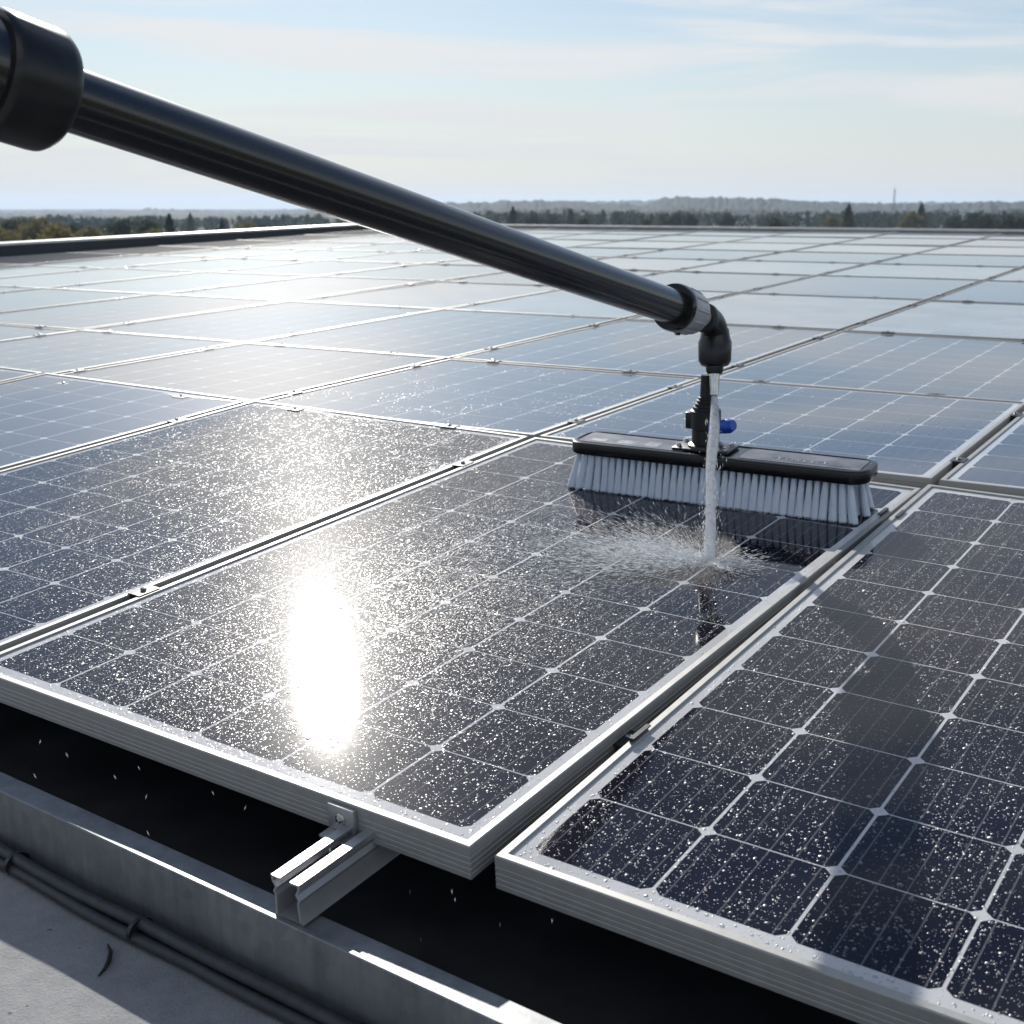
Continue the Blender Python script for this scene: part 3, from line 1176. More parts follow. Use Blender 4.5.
# pole axis now starts where the elbow ends
ax = (P_75 - q2).normalized()
Lp = (P_75 - q2).length
mb = MB()
mb.lathe(q2, ax, [(0.0, 0.018), (0.07, 0.020)], 24)
neck = mb.build('neck', M_GREY, brush, True)
mb = MB()
col0 = q2 + ax * 0.050
R0 = pole_r
mb.lathe(col0, ax, [(0, R0 * 0.75), (0.003, R0 * 1.08), (0.008, R0 * 1.20), (0.012, R0 * 1.25), (0.066, R0 * 1.36), (0.069, R0 * 1.28)], 36)
for k in range(12):
    a_ = k * math.pi / 6
    s1 = ax.cross(up).normalized()
    s2 = s1.cross(ax)
    c_ = col0 + ax * 0.016 + (s1 * math.cos(a_) + s2 * math.sin(a_)) * R0 * 1.24
    e_ = col0 + ax * 0.062 + (s1 * math.cos(a_) + s2 * math.sin(a_)) * R0 * 1.345
    mb.tube([c_, e_], 0.0022, 6)
collar = mb.build('collar', M_GREY, brush, True)
mb = MB()
mb.lathe(col0 + ax * 0.068, ax, [(0, R0 * 1.2), (0.001, R0 * 1.33), (0.010, R0 * 1.36), (0.016, R0 * 1.31), (0.0165, R0 * 1.02)], 36)
mb.tube([col0 + ax * 0.06 - up * R0 * 1.34, col0 + ax * 0.06 - up * R0 * 1.48], 0.005, 8)
mb.build('clamp_ring', M_BLACKSHINE, brush, True)
mb = MB()
Lx = Lp + 0.8
mb.lathe(col0 + ax * 0.058, ax, [(i / 20 * (Lp - 0.06), R0 * (0.985 + 0.03 * i / 20)) for i in range(21)], 48)
mb.build('pole', M_POLE, brush, True)
F0 = q2 + ax * (Lp + 0.03)
R1 = R0 * 1.90
mb = MB()
mb.lathe(F0, ax, [(0, R0 * 1.05), (0.0, R1 * 0.93), (0.006, R1 * 0.99), (0.012, R1), (0.066, R1), (0.071, R1 * 0.985), (0.075, R1 * 0.95), (0.075, R1 * 0.88)], 64)
mb.build('pole_clamp', M_BLACK, brush, True, 50)
mb = MB()
mb.lathe(F0 + ax * 0.07, ax, [(0, R1 * 0.87), (0.5, R1 * 0.87)], 64)
mb.build('outer_pole', M_POLE, brush, True)

# ------------------------------------------------------------------ water: jet, spray, beads
hit = U(oC + uC * 4.95 + vC * 6.02 + nC * 0.01)
jr4 = random.Random(21)
mb = MB()
rings = []
NJ = 60
jd = hit - nz0
for i in range(NJ + 1):
    s_ = i / NJ
    p = nz0 + jd * s_ + Vector((0.002 * math.sin(s_ * 9), 0, 0.03 * s_ * (1 - s_)))
    r_ = 0.0062 + 0.0028 * math.sin(min(1, s_ * 1.6) * math.pi) + 0.0042 * s_
    ring = []
    for k in range(18):
        a_ = 2 * math.pi * k / 18
        w = 1 + 0.06 * math.sin(2 * a_ + s_ * 9) + 0.04 * math.sin(3 * a_ - s_ * 15)
        ring.append(mb.bm.verts.new(p + Vector((math.cos(a_), math.sin(a_), 0)) * r_ * w))
    rings.append(ring)
mb.skin(rings)
M_FOAM, nt, b, o_ = mat('foaming_water')
b.inputs['Base Color'].default_value = (0.95, 0.95, 0.95, 1)
b.inputs['Subsurface Weight'].default_value = 1.0
b.inputs['Subsurface Radius'].default_value = (0.03, 0.03, 0.03)
b.inputs['Subsurface Scale'].default_value = 1.0
b.inputs['Roughness'].default_value = 0.3
tj = nt.nodes.new('ShaderNodeBsdfTransparent')
mj = nt.nodes.new('ShaderNodeMixShader')
nj = noise(nt, 90, 4, 0.65, stretch=(1, 1, 0.10))
lw = nt.nodes.new('ShaderNodeLayerWeight')
lw.inputs['Blend'].default_value = 0.45
al = nmath(nt, 'MULTIPLY_ADD', nmath(nt, 'SUBTRACT', nj, 0.5), 1.8, 0.95, clamp=True)
nt.links.new(nmath(nt, 'MULTIPLY', al, nmath(nt, 'SUBTRACT', 1.0, lw.outputs['Facing']), clamp=True), mj.inputs[0])
nt.links.new(tj.outputs[0], mj.inputs[1])
nt.links.new(b.outputs[0], mj.inputs[2])
nt.links.new(mj.outputs[0], o_.inputs['Surface'])
jet = mb.build('water_jet', M_FOAM, sharp=0)
tag(jet, 'white water jet falling from the steel nozzle onto the glass', 'water jet', kind='thing')

vs, fs = [], []


def streak(p, d, ln, r_):
    d = d.normalized()
    a_ = d.orthogonal().normalized()
    b_ = d.cross(a_)
    i0 = len(vs)
    vs.append(tuple(p - d * ln * 0.5))
    for k in range(3):
        t_ = 2.094 * k
        vs.append(tuple(p + (a_ * math.cos(t_) + b_ * math.sin(t_)) * r_))
    vs.append(tuple(p + d * ln * 0.5))
    for k in range(3):
        k2 = (k + 1) % 3
        fs.extend((i0, i0 + 1 + k2, i0 + 1 + k, i0 + 4, i0 + 1 + k, i0 + 1 + k2))


for i in range(13000):
    # most of the spray leaves to the left of the jet, skimming the glass
    if jr4.random() < 0.80:
        an = R(jr4.gauss(188, 30))
        mxd = 0.23
    else:
        an = R(jr4.gauss(5, 45))
        mxd = 0.085
    el = R(abs(jr4.gauss(3, 7)))
    d = (uC * math.cos(an) + vC * math.sin(an)) * math.cos(el) + nC * math.sin(el)
    s_ = abs(jr4.gauss(0.0, 0.55)) * mxd
    p = hit + d * s_ - nC * (s_ * s_ * math.tan(el) / (mxd * 2.2)) + nC * (0.002 + 0.0035 * jr4.random())
    streak(p, d + nC * jr4.uniform(-0.04, 0.05), jr4.uniform(0.004, 0.018) * (0.5 + s_ * 4), jr4.uniform(0.0002, 0.00045))
for i in range(700):
    # crown of droplets round the impact and shed along the jet
    s_ = jr4.random() ** 0.4
    p = nz0 + jd * s_ + Vector((jr4.gauss(0, 0.006 + 0.006 * s_), jr4.gauss(0, 0.006), jr4.gauss(0, 0.004)))
    streak(p, Vector((jr4.uniform(-.1, .1), jr4.uniform(-.1, .1), -1)), jr4.uniform(0.003, 0.012), jr4.uniform(0.0003, 0.0008))
spray = np_mesh('water_spray', np.array(vs), np.array(fs), np.full(len(fs) // 3, 3), M_SPRAY, True)
tag(spray, 'fine white spray fanning left where the jet hits the glass', 'spray', kind='stuff')

# low fan of mist hanging over the glass left of the jet
mb = MB()
rings = []
nA = 40
pro = [(0.03, 0.0), (0.30, 0.10), (0.65, 0.22), (0.95, 0.2), (1.05, 0.02)]
for (rf, zf) in pro:
    ring = []
    for k in range(nA):
        a_ = 2 * math.pi * k / nA
        left = 0.5 - 0.5 * math.cos(a_)
        rad = (0.045 + 0.235 * left ** 1.6) * rf
        ring.append(mb.bm.verts.new(hit + (uC * math.cos(a_) + vC * math.sin(a_) * 0.8) * rad + nC * (0.002 + 0.10 * zf)))
    rings.append(ring)
mb.skin(rings)
mm = bpy.data.materials.new('water_mist')
mm.use_nodes = True
nt = mm.node_tree
nt.nodes.clear()
pv = nt.nodes.new('ShaderNodeVolumePrincipled')
pv.inputs['Color'].default_value = (1.0, 1.0, 1.0, 1)
pv.inputs['Anisotropy'].default_value = 0.45
tcm = nt.nodes.new('ShaderNodeTexCoord')
vs_ = nt.nodes.new('ShaderNodeVectorMath')
vs_.operation = 'DISTANCE'
nt.links.new(tcm.outputs['Object'], vs_.inputs[0])
vs_.inputs[1].default_value = tuple(hit)
nm_ = noise(nt, 45, 4, 0.6)
fall = nmath(nt, 'SUBTRACT', 1.0, nmath(nt, 'DIVIDE', vs_.outputs['Value'], 0.27), clamp=True)
dn = nmath(nt, 'MULTIPLY', nmath(nt, 'MULTIPLY', nmath(nt, 'SUBTRACT', nm_, 0.30, clamp=True), 4.0), nmath(nt, 'POWER', fall, 1.6))
nt.links.new(nmath(nt, 'MULTIPLY', dn, 5.0), pv.inputs['Density'])
om = nt.nodes.new('ShaderNodeOutputMaterial')
nt.links.new(pv.outputs[0], om.inputs['Volume'])
mist = mb.build('water_mist', mm, sharp=0)
tag(mist, 'soft white mist drifting over the glass left of the jet', 'mist', kind='stuff')
vs, fs = [], []

# drips falling past the front edge of the panels
vs, fs = [], []
for x, y in ((67, 755), (115, 777), (213, 793), (146, 797), (245, 808), (139, 768), (40, 742), (330, 850), (500, 925), (552, 921), (570, 975), (420, 985),
             (410, 892), (452, 892), (180, 705), (35, 776), (148, 833), (700, 960), (455, 900), (421, 940)):
    p = pix(x, y, (9.0 + jr4.uniform(-0.6, 0.9)) * S)
    streak(p, Vector((0.35, 0.1, -1 if jr4.random() < 0.5 else 1)) if x < 300 else Vector((0.02, 0, 1)), 0.007, 0.00035)
drip = np_mesh('falling_drips', np.array(vs), np.array(fs), np.full(len(fs) // 3, 3), M_JET, True)
tag(drip, 'thin water drips falling past the front edge of the panels', 'drips', kind='stuff')


def value_noise(x, y, seed, sc):
    g = np.random.default_rng(seed).random((64, 64))
    xi, yi = x * sc, y * sc
    x0, y0 = np.floor(xi).astype(int), np.floor(yi).astype(int)
    fx, fy = xi - x0, yi - y0
    fx = fx * fx * (3 - 2 * fx)
    fy = fy * fy * (3 - 2 * fy)
    a_ = g[x0 % 64, y0 % 64] * (1 - fx) + g[(x0 + 1) % 64, y0 % 64] * fx
    b_ = g[x0 % 64, (y0 + 1) % 64] * (1 - fx) + g[(x0 + 1) % 64, (y0 + 1) % 64] * fx
    return a_ * (1 - fy) + b_ * fy


allv, allf, alln = [], [], []
voff = 0
SEG = 6
ang = np.arange(SEG) * 2 * np.pi / SEG


def beads(Mx, depth, n, rmean, rsig, dens, ctlo=14, cthi=48, at=None):
    """spherical caps of water on a panel's glass"""
    global voff
    x = rng.uniform(0.09, PW - 0.09, n * 3)
    y = rng.uniform(0.09, depth - 0.09, n * 3)
    keep = rng.random(n * 3) < dens(x, y)
    x, y = x[keep][:n], y[keep][:n]
    if at:
        x, y = np.array([at[0]]), np.array([at[1]])
    k = len(x)
    r = np.clip(rmean * np.exp(rng.normal(0, rsig, k)), 0.25 * rmean, 3.2 * rmean)
    ct = np.radians(rng.uniform(ctlo, cthi, k))
    h = r * np.tan(ct / 2)
    rs = r / np.sin(ct)                      # sphere radius
    el = 1 + rng.normal(0, 0.10, k)
    V = np.zeros((k, 2 * SEG + 1, 3))
    ph = rng.uniform(0, 6.28, k)
    for j in range(SEG):
        ca, sa = np.cos(ang[j] + ph), np.sin(ang[j] + ph)
        V[:, j, 0] = x * S + r * ca * el
        V[:, j, 1] = y * S + r * sa / el
        V[:, j, 2] = FH * S
        rm = r * 0.55
        V[:, SEG + j, 0] = x * S + rm * ca * el
        V[:, SEG + j, 1] = y * S + rm * sa / el
        V[:, SEG + j, 2] = FH * S + (np.sqrt(np.maximum(rs ** 2 - rm ** 2, 0)) - (rs - h))
    V[:, 2 * SEG, 0] = x * S
    V[:, 2 * SEG, 1] = y * S
    V[:, 2 * SEG, 2] = FH * S + h
    A = np.array(Mx)
    V = V.reshape(-1, 3) @ A[:3, :3].T + A[:3, 3]
    base = voff + np.arange(k)[:, None] * (2 * SEG + 1)
    quad = np.array([[j, (j + 1) % SEG, SEG + (j + 1) % SEG, SEG + j] for j in range(SEG)])
    tri = np.array([[SEG + j, SEG + (j + 1) % SEG, 2 * SEG] for j in range(SEG)])
    allv.append(V)
    allf.append(((base[:, :, None] + quad.reshape(1, -1)[:, None, :]).reshape(-1), 4, k * SEG))
    allf.append(((base[:, :, None] + tri.reshape(1, -1)[:, None, :]).reshape(-1), 3, k * SEG))
    voff += len(V)


def dens_c(x, y):
    v = value_noise(x, y, 1, 1.3) * 0.6 + value_noise(x, y, 2, 3.5) * 0.4
    g = np.exp(-(((x - 2.6) / 2.6) ** 2 + ((y - 4.2) / 4.2) ** 2))
    d = (0.16 + 0.95 * g) * (0.5 + v)
    return np.clip(d, 0, 1)


def dens_h(x, y):
    return np.exp(-(((x - 3.1) / 2.0) ** 2 + ((y - 3.0) / 3.4) ** 2))


def dens_f(x, y):
    v = value_noise(x, y, 9, 2.0)
    return np.clip((0.45 + 0.9 * v) * np.clip(1.25 - y / 6.5, 0.12, 1), 0, 1)


def dens_l(x, y):
    v = value_noise(x, y, 3, 1.2) * 0.6 + value_noise(x, y, 4, 3.0) * 0.4
    d = (0.25 + 0.75 * x / PW) * (0.3 + 1.0 * v)
    return np.clip(d, 0, 1)


def dens_r(x, y):
    v = value_noise(x, y, 5, 1.1) * 0.5 + value_noise(x, y, 6, 4.0) * 0.5
    return np.clip(0.55 + 0.6 * v, 0, 1)


def dens_far(x, y):
    v = value_noise(x, y, 7, 1.0)
    return np.clip(1.6 * v - 0.5, 0, 1) * np.clip(1.2 - y / 6, 0, 1)


P00, P01, P0L = panels[(0, 0)][1], panels[(0, 1)][1], panels[(0, -1)][1]
beads(P00, PD0, 52000, 0.00058, 0.35, dens_c, 10, 48)
beads(P00, PD0, 6500, 0.00125, 0.35, dens_f, 10, 48)
beads(P00, PD0, 30000, 0.00062, 0.35, dens_h, 3, 15)
beads(P0L, PD0, 15000, 0.00085, 0.40, dens_l)
beads(P0L, PD0, 11000, 0.00085, 0.35, dens_l, 3, 15)



def bead_at(Mx, x, y, r, ct):
    """one fat bead where a bright glint shows"""
    c_, s_ = math.cos(PITCH), math.sin(PITCH)
    cx, cy = (x - 512) / F, (y - 512) / F
    d = Vector((cx, c_ - cy * s_, -(s_ + cy * c_)))
    nrm = Vector((Mx[0][2], Mx[1][2], Mx[2][2]))
    o_ = Mx @ Vector((0, 0, FH * S))
    t_ = nrm.dot(o_ - Vector((0, 0, HC))) / nrm.dot(d)
    loc = Mx.inverted() @ (Vector((0, 0, HC)) + d * t_)
    beads(Mx, PD0, 1, r, 0.01, lambda X, Y: np.ones_like(X), ct, ct + 1, (loc.x / S, loc.y / S))


for Mx, x, y, ct in ((P00, 503, 522, 44), (P00, 403, 613, 40), (P00, 573, 663, 44)):
    bead_at(Mx, x, y, 0.0034, ct)
beads(panels[(0, -2)][1], PD0, 1200, 0.0014, 0.3, dens_far)
for c in (-1, 0):
    if (1, c) in panels:
        beads(panels[(1, c)][1], row_geo[1][0], 900, 0.0015, 0.3, dens_far)
def flush_beads(name, m, label):
    global allv, allf, voff
    ff = np.concatenate([f[0] for f in allf])
    lt = np.concatenate([np.full(f[2], f[1]) for f in allf])
    o = np_mesh(name, np.concatenate(allv), ff, lt, m, True)
    tag(o, label, 'water drops', kind='stuff')
    allv, allf, voff = [], [], 0


flush_beads('water_beads', M_DROP, 'countless fine water beads on the brushed panel and those left of it')
M_FAT = make_drop('fat_water_bead', 0.13, 0.40, 0.03)
beads(P01, PD0, 46000, 0.00058, 0.36, dens_r, 30, 70)
beads(P01, PD0, 5500, 0.00135, 0.34, dens_f, 30, 68)
for x, y, ct in ((903, 622, 66), (653, 752, 62), (996, 896, 66)):
    bead_at(P01, x, y, 0.0034, ct)
flush_beads('water_beads', M_FAT, 'scattered round water beads on the right-hand front panel')

# ------------------------------------------------------------------ parapets round the roof
cen = roof_corner(-2, 30)
far_l, far_r = roof_corner(U0 - 0.02, V1 + 0.25), roof_corner(U1, V1 + 0.25)
left_f = roof_corner(U0 - 0.02, -12)


def plane_z(p):
    return p.z


parapet('parapet_wall', far_l, far_r, far_l.z + 0.03, far_r.z + 0.03, cen - (far_l + far_r) / 2,
        'low dark parapet with pale metal coping along the far roof edge', 0)
parapet('parapet_wall', left_f, far_l, left_f.z + 0.16, far_l.z + 0.062, cen - (left_f + far_l) / 2,
        'dark parapet with pale coping running along the left roof edge', 0)

# ------------------------------------------------------------------ land beyond the roof
def make_land(name, lo, hi, sc):
    m, nt, b, o = mat(name)
    n = noise(nt, sc, 7, 0.65)
    nt.links.new(ramp(nt, n, [(0.35, lo), (0.65, hi)]), b.inputs['Base Color'])
    b.inputs['Roughness'].default_value = 0.95
    b.inputs['Specular IOR Level'].default_value = 0.1
    return m


M_LAND = make_land('meadow_and_fields', (0.04, 0.05, 0.022), (0.11, 0.10, 0.05), 0.012)
M_FOREST = make_land('distant_forest', (0.022, 0.032, 0.020), (0.055, 0.060, 0.034), 0.05)
land = gridmesh('terrain', -5000, 5000, -300, 6000, 60, 60, lambda X, Y: np.full_like(X, GZ), M_LAND)
tag(land, kind='structure')


def fbm(t, seed, octs):
    rs = np.random.default_rng(seed)
    out = np.zeros_like(t)
    for f, a in octs:
        k = rs.random(4096)
        i = np.floor(t * f).astype(int)
        w = t * f - i
        w = w * w * (3 - 2 * w)
        out += a * (k[i % 4096] * (1 - w) + k[(i + 1) % 4096] * w - 0.5)
    return out


def ridge(name, dist, thick, prof, rough, seed, nx=900):
    """long wooded hill: prof maps picture column -> height of the crest over eye level, in picture pixels"""
    xs = np.linspace(-260, 1290, nx)
    hp = np.interp(xs, [p[0] for p in prof], [p[1] for p in prof])
    crest = HC + hp / F * dist + fbm(xs, seed, ((0.012, rough * 1.6), (0.05, rough * 1.0), (0.15, rough), (0.4, rough * 0.9)))
    V, n_d = [], 17
    shape = [0.0, 0.18, 0.34, 0.48, 0.61, 0.73, 0.84, 0.93, 1.0, 0.96, 0.88, 0.76, 0.62, 0.46, 0.3, 0.14, 0.0]
    for j in range(n_d):
        dd = dist + (j - 8) * thick / 16
        jit = fbm(xs + j * 371.3, seed + j, ((0.08, rough), (0.3, rough))) * (1.4 if 0 < j < 16 and j != 8 else 0.0)
        z = GZ + (crest - GZ) * shape[j] + jit
        x = (xs - 512) / F * dd
        V.append(np.stack([x, np.full(nx, dd), z], -1))
    V = np.concatenate(V)
    i = np.arange(n_d - 1)[:, None] * nx + np.arange(nx - 1)[None]
    q = np.stack([i, i + 1, i + nx + 1, i + nx], -1).reshape(-1)
    o = np_mesh(name, V, q, np.full((n_d - 1) * (nx - 1), 4), M_FOREST, False)
    tag(o, kind='structure')
    return o


ridge('far_hills', 2600, 700, [(-260, -4), (0, -5), (250, -4), (420, 2), (560, 6), (700, 5), (1024, 4), (1290, 5)], 3.5, 3)
ridge('wooded_hills', 1500, 400, [(-260, -12), (60, -10), (300, -8), (420, 2), (540, 7), (640, 3), (660, 11), (690, 10), (760, 8), (880, 3), (1024, 7), (1290, 6)], 2.2, 8)
ridge('low_wooded_hills', 800, 160, [(-260, -9), (0, -12), (200, -11), (330, -12), (450, -6), (560, -3), (700, -4), (800, -7), (900, -6), (1024, -2), (1290, -4)], 1.5, 15)

# trees: prototypes then copies
leafmats = {
    'dark': simple('dark_foliage', (0.030, 0.042, 0.020), 0.8, spec=0.1, vary=0.45, vscale=0.8),
    'green': simple('green_foliage', (0.060, 0.075, 0.026), 0.8, spec=0.1, vary=0.4, vscale=0.8),
    'yellow': simple('autumn_foliage', (0.16, 0.14, 0.05), 0.8, spec=0.1, vary=0.4, vscale=0.8),
}
for m_ in leafmats.values():
    nt = m_.node_tree
    b = nt.nodes['Principled BSDF']
    o = nt.nodes['Material Output']
    tl = nt.nodes.new('ShaderNodeBsdfTranslucent')
    src = b.inputs['Base Color'].links[0].from_socket
    nt.links.new(src, tl.inputs['Color'])
    mx = nt.nodes.new('ShaderNodeMixShader')
    mx.inputs[0].default_value = 0.4
    nt.links.new(b.outputs[0], mx.inputs[1])
    nt.links.new(tl.outputs[0], mx.inputs[2])
    nt.links.new(mx.outputs[0], o.inputs['Surface'])
M_BARK = simple('bark', (0.06, 0.048, 0.038), 0.9, vscale=3)


def tree_meshes(kind, h, seed):
    rs = random.Random(seed)
    t = MB()
    t.tube([(0, 0, 0), (0.1, 0.05, h * 0.35), (0.05, 0.1, h * 0.7), (0, 0.05, h * 0.95)], [h * 0.028, h * 0.02, h * 0.012, 0.02], 8)
    vs, fs = [], []
    if kind == 'conifer':
        for k in range(15):
            z = h * (0.15 + 0.75 * k / 15)
            an = rs.uniform(0, 6.28)
            r_ = (1 - z / h) * h * 0.22
            t.tube([(0, 0, z), (math.cos(an) * r_, math.sin(an) * r_, z - 0.1 * r_)], [0.06, 0.02], 5)
        for k in range(1700):
            z = h * (0.08 + 0.92 * rs.random() ** 1.15)
            lay = (z * 1.3 % 1.0)
            r_ = (1 - z / h) ** 0.8 * h * 0.34 * (0.65 + 0.5 * lay) * math.sqrt(rs.random()) + 0.05
            an = rs.uniform(0, 6.28)
            vs.append((math.cos(an) * r_, math.sin(an) * r_, z, 0.10 + 0.035 * h * 0.3))
    else:
        cl = []
        for k in range(11):
            an = rs.uniform(0, 6.28)
            rr_ = rs.uniform(0.05, 0.26) * h
            z = h * rs.uniform(0.36, 0.82)
            cl.append((math.cos(an) * rr_, math.sin(an) * rr_, z, h * rs.uniform(0.11, 0.20)))
            t.tube([(0.05, 0.05, h * 0.3), (math.cos(an) * rr_ * 0.6, math.sin(an) * rr_ * 0.6, (h * 0.3 + z) / 2), (math.cos(an) * rr_, math.sin(an) * rr_, z)],
                   [h * 0.012, h * 0.008, 0.02], 5)
        cl.append((0, 0, h * 0.85, h * 0.15))
        for (cx, cy, cz, cr) in cl:
            for k in range(150):
                d = Vector((rs.gauss(0, 1), rs.gauss(0, 1), rs.gauss(0, 1))).normalized() * cr * rs.random() ** 0.45
                vs.append((cx + d.x, cy + d.y, cz + d.z * 0.85, 0.16 + 0.012 * h))
    V, Q = [], []
    for (x, y, z, s_) in vs:
        n_ = Vector((rs.gauss(0, 1), rs.gauss(0, 1), rs.gauss(0, 1))).normalized()
        a_ = n_.orthogonal().normalized() * s_ * rs.uniform(0.6, 1.3)
        b_ = n_.cross(a_).normalized() * s_ * rs.uniform(0.6, 1.3)
        c_ = Vector((x, y, z))
        i0 = len(V)
        V += [tuple(c_ - a_), tuple(c_ - b_ * 0.7), tuple(c_ + a_), tuple(c_ + b_ * 0.7)]
        Q += [i0, i0 + 1, i0 + 2, i0 + 3]
    return t, np.array(V), np.array(Q)


protos = []
for kind, mk, h, seed in (('conifer', 'dark', 10, 1), ('conifer', 'dark', 9, 2), ('broadleaf', 'green', 9, 3), ('broadleaf', 'dark', 9, 4),
                          ('broadleaf', 'yellow', 8, 5), ('broadleaf', 'yellow', 9, 6)):
    t, V, Q = tree_meshes(kind, h, seed)
    bmesh.ops.recalc_face_normals(t.bm, faces=t.bm.faces[:])
    tm = bpy.data.meshes.new('trunk')
    t.bm.to_mesh(tm)
    t.bm.free()
    tm.materials.append(M_BARK)
    co = np_mesh('crown', V, Q, np.full(len(Q) // 4, 4), leafmats[mk])
    cm = co.data
    bpy.data.objects.remove(co)
    protos.append((kind, mk, h, tm, cm))


def plant(pi, x, top_y, dist, label, group):
    """a tree whose tip shows at picture column x, row top_y, at a distance in metres"""
    kind, mk, h, tm, cm = protos[pi]
    p = pix(x, top_y, dist / 1.0)
    s_ = (p.z - GZ) / h
    root = empty('conifer_tree' if kind == 'conifer' else 'broadleaf_tree',
                 Matrix.Translation((p.x, p.y, GZ)) @ Matrix.Rotation(random.uniform(0, 6.28), 4, 'Z') @ Matrix.Diagonal((s_, s_, s_, 1)))
    tag(root, label, 'tree', group)
    for nm, me in (('trunk', tm), ('crown', cm)):
        o = bpy.data.objects.new(nm, me)
        COL.objects.link(o)
        o.parent = root


GL = 'trees beyond the left parapet'
for pi, x, y, d, lab in (
        (5, -14, 217, 120, 'golden autumn tree cut by the left picture edge behind the parapet'),
        (2, 14, 216, 150, 'olive green tree between golden trees at the far left'),
        (5, 36, 214, 140, 'tallest golden autumn tree above the left parapet'),
        (4, 55, 222, 110, 'short bright yellow tree at the right end of the golden clump'),
        (3, 76, 221, 190, 'dark bushy tree just right of the golden clump'),
        (4, 92, 224, 150, 'small yellowish tree behind the left parapet, two left of the dark pair'),
        (3, 108, 221, 180, 'dull green bushy tree left of the dark round-topped pair'),
        (3, 126, 217, 170, 'left one of the dark round-topped pair of trees'),
        (3, 143, 217, 165, 'right one of the dark round-topped pair of trees'),
        (4, 156, 226, 140, 'low yellowish tree between the dark pair and the slim conifer'),
        (0, 169, 214, 160, 'slim dark conifer standing tall above the left parapet'),
        (1, 190, 213, 330, 'hazy grey conifer right of the slim dark conifer'),
        (1, 222, 220, 200, 'small dark conifer beside the yellow tree near the pole'),
        (4, 244, 220, 170, 'yellow-green tree standing alone near the pole shaft'),
        (3, 262, 223, 200, 'low dark tree half hidden by the pole shaft')):
    plant(pi, x, y, d, lab, GL)
GR = 'trees beyond the far parapet'
for pi, x, y, d, lab in (
        (0, 513, 207, 260, 'dark pointed conifer just right of the pole, over the far parapet'),
        (3, 535, 212, 330, 'dark bushy tree right of the pointed conifer by the pole'),
        (3, 551, 213, 350, 'broad dark tree in the dip left of the second conifer'),
        (1, 571, 209, 330, 'second dark conifer along the far parapet from the pole'),
        (3, 585, 216, 260, 'low dark tree beside the pale house'),
        (2, 646, 217, 240, 'low olive green bush right on the far parapet'),
        (2, 664, 212, 330, 'green tree left of the dark rounded pair'),
        (3, 676, 211, 330, 'left tree of the dark rounded pair below the wooded knoll'),
        (3, 690, 212, 320, 'right tree of the dark rounded pair below the wooded knoll'),
        (3, 726, 212, 330, 'dark tree between knoll and white houses'),
        (3, 774, 216, 230, 'low wide dark tree right of the white house'),
        (4, 833, 214, 320, 'brownish tree left of the lone tall conifer'),
        (0, 849, 204, 250, 'lone tall dark conifer over the right part of the far parapet'),
        (4, 914, 210, 300, 'brown-green tree beside the thin mast'),
        (1, 922, 203, 320, 'slim pointed conifer right of the thin mast'),
        (3, 957, 214, 300, 'dark tree in the gap right of the slim conifer'),
        (3, 976, 211, 280, 'tall dark tree in the right-hand clump'),
        (3, 990, 213, 270, 'middle dark tree of the right-hand clump'),
        (3, 1008, 213, 260, 'last dark tree of the clump before the right edge'),
        (3, 1024, 214, 260, 'dark tree cut by the right picture edge')):
    plant(pi, x, y, d, lab, GR)

# the wood behind them, one mass
fv, fq = [], []
rw_ = random.Random(31)
for k in range(950):
    x = rw_.uniform(-120, 1140)
    d = rw_.uniform(430, 720)
    ty = np.interp(x, [-120, 0, 260, 420, 560, 700, 1140], [219, 219, 219, 215, 214, 215, 214]) + rw_.gauss(0, 1.8)
    p = pix(x, ty, d)
    r_ = rw_.uniform(1.6, 3.6)
    con = rw_.random() < 0.35
    for j in range(34):
        t_ = rw_.random()
        an = rw_.uniform(0, 6.283)
        rr_ = r_ * (t_ * 0.9 if con else math.sqrt(max(0.02, 1 - (t_ - 0.45) ** 2 * 3.2))) * math.sqrt(rw_.random())
        c_ = Vector((p.x + math.cos(an) * rr_, p.y + math.sin(an) * rr_, p.z - t_ * (6.0 if con else 5.0)))
        n_ = Vector((rw_.gauss(0, 1), rw_.gauss(0, 1), rw_.gauss(0, 1))).normalized()
        a_ = n_.orthogonal().normalized() * rw_.uniform(0.5, 1.1)
        b_ = n_.cross(a_).normalized() * rw_.uniform(0.5, 1.1)
        i0 = len(fv)
        fv += [tuple(c_ - a_), tuple(c_ - b_), tuple(c_ + a_), tuple(c_ + b_)]
        fq += [i0, i0 + 1, i0 + 2, i0 + 3]
wood = np_mesh('forest', np.array(fv), np.array(fq), np.full(len(fq) // 4, 4), leafmats['dark'])
tag(wood, 'far-off wood reading as one dark band below the hills', 'wood', kind='stuff')

# houses and a mast in the distance
M_RENDER = simple('white_render', (0.72, 0.70, 0.66), 0.8, vscale=0.5)
M_TILE = simple('pale_roof_sheet', (0.45, 0.44, 0.43), 0.8, vscale=1.5)
M_WIN = simple('window_glass', (0.03, 0.035, 0.045), 0.1, vscale=1)


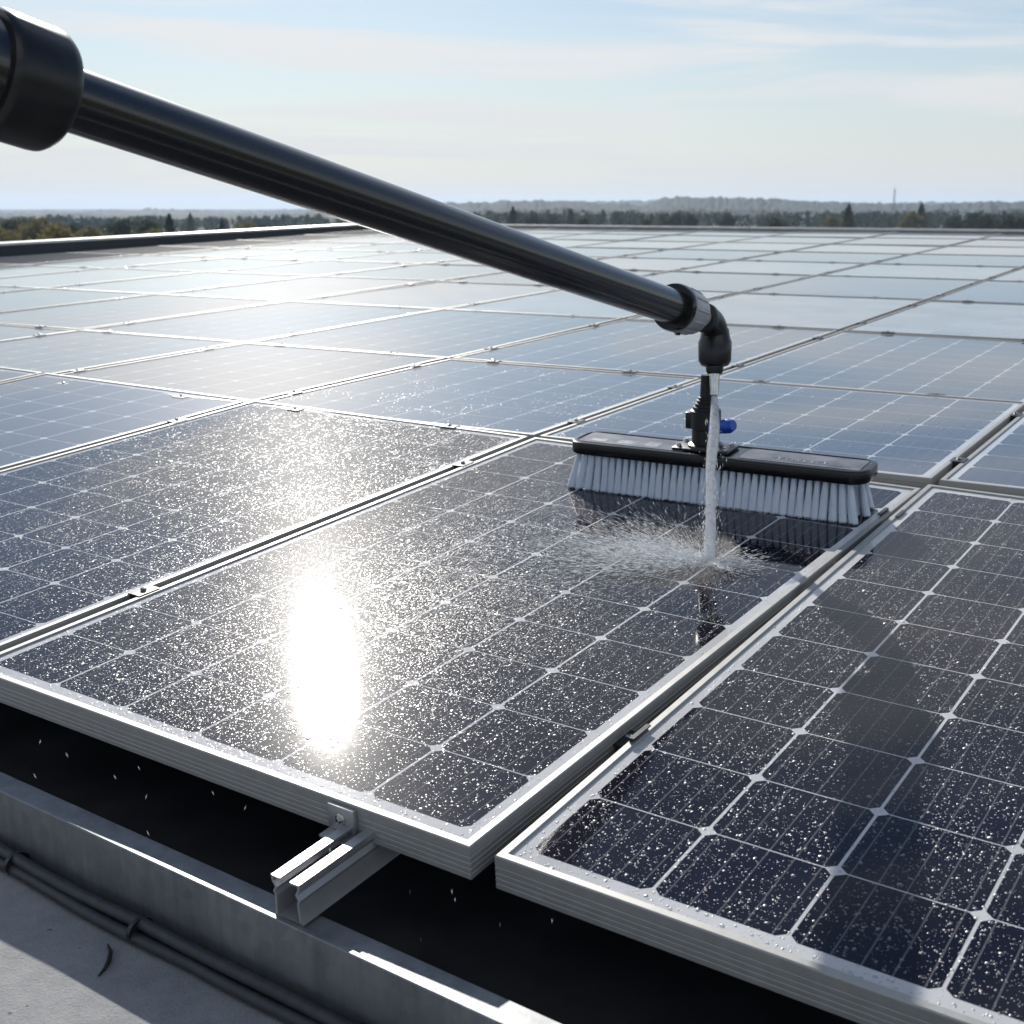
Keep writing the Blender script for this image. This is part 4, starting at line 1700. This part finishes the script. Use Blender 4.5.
def house(x, top_y, dist, w, d_, label):
    p = pix(x, top_y, dist)
    hgt_ = p.z - GZ
    root = empty('house', Matrix.Translation((p.x, p.y, GZ)) @ Matrix.Rotation(R(8), 4, 'Z'))
    tag(root, label, 'house', 'small pale houses among the distant trees')
    wh = hgt_ * 0.68
    MB().box((-w / 2, -d_ / 2, 0), (w / 2, d_ / 2, wh)).build('wall', M_RENDER, root)
    mb = MB()
    A = [mb.bm.verts.new((sx * (w / 2 + 0.4), y_, z_)) for sx in (-1, 1) for y_, z_ in ((-d_ / 2 - 0.5, wh + 0.02), (0, hgt_), (d_ / 2 + 0.5, wh + 0.02))]
    for f in ((0, 1, 4, 3), (1, 2, 5, 4), (0, 2, 1), (3, 4, 5), (0, 3, 5, 2)):
        mb.bm.faces.new([A[i] for i in f])
    mb.build('roof', M_TILE, root, sharp=0)
    for i in range(3):
        for z_ in (wh * 0.2, wh * 0.62):
            xx_ = -w / 2 + w * (i + 0.5) / 3
            MB().box((xx_ - 0.55, -d_ / 2 - 0.04, z_), (xx_ + 0.55, -d_ / 2 - 0.004, z_ + 1.3)).build('window', M_WIN, root)


house(588, 213, 620, 6, 6, 'small pale house right of the second conifer')
house(741, 211, 560, 7, 6, 'bright white house among trees right of the wooded knoll')
house(806, 214, 620, 8, 6, 'pale house left of the lone tall conifer')
house(955, 213, 620, 10, 6, 'long pale house left of the right-hand tree clump')

mp = pix(895, 189, 700)
mast = empty('radio_mast', Matrix.Translation((mp.x, mp.y, GZ)))
tag(mast, 'thin lattice radio mast rising above the distant hills', 'mast')
M_MAST = simple('mast_steel', (0.25, 0.26, 0.27), 0.5, metal=0.4)
mh = mp.z - GZ
mb = MB()
legs = [(math.cos(a_), math.sin(a_)) for a_ in (0.5, 2.6, 4.7)]
for (a_, b_) in legs:
    mb.tube([(a_ * 0.8, b_ * 0.8, 0), (a_ * 0.35, b_ * 0.35, mh)], 0.10, 6)
nb = 14
for i in range(nb):
    z0_, z1_ = mh * i / nb, mh * (i + 1) / nb
    for k in range(3):
        a_, b_ = legs[k], legs[(k + 1) % 3]
        f0, f1 = 0.8 - 0.45 * i / nb, 0.8 - 0.45 * (i + 1) / nb
        mb.tube([(a_[0] * f0, a_[1] * f0, z0_), (b_[0] * f1, b_[1] * f1, z1_)], 0.05, 5)
mb.build('lattice', M_MAST, mast)
mb = MB()
mb.tube([(0, 0, mh - 0.5), (0, 0, mh + 2.5)], [0.08, 0.04], 6)
mb.build('antenna', M_MAST, mast)

# ------------------------------------------------------------------ haze over the land
hz = MB()
hz.box((-5200, -320, GZ - 1.0), (5200, 6200, 42.0))
mh_ = bpy.data.materials.new('air_haze')
mh_.use_nodes = True
nt = mh_.node_tree
nt.nodes.clear()
vol = nt.nodes.new('ShaderNodeVolumePrincipled')
vol.inputs['Color'].default_value = (0.62, 0.78, 1.0, 1)
vol.inputs['Density'].default_value = 0.00018
vol.inputs['Anisotropy'].default_value = 0.3
out = nt.nodes.new('ShaderNodeOutputMaterial')
nt.links.new(vol.outputs[0], out.inputs['Volume'])
haze = hz.build('haze', mh_, sharp=0)
tag(haze, 'thin pale haze over the distant land', 'haze', kind='stuff')
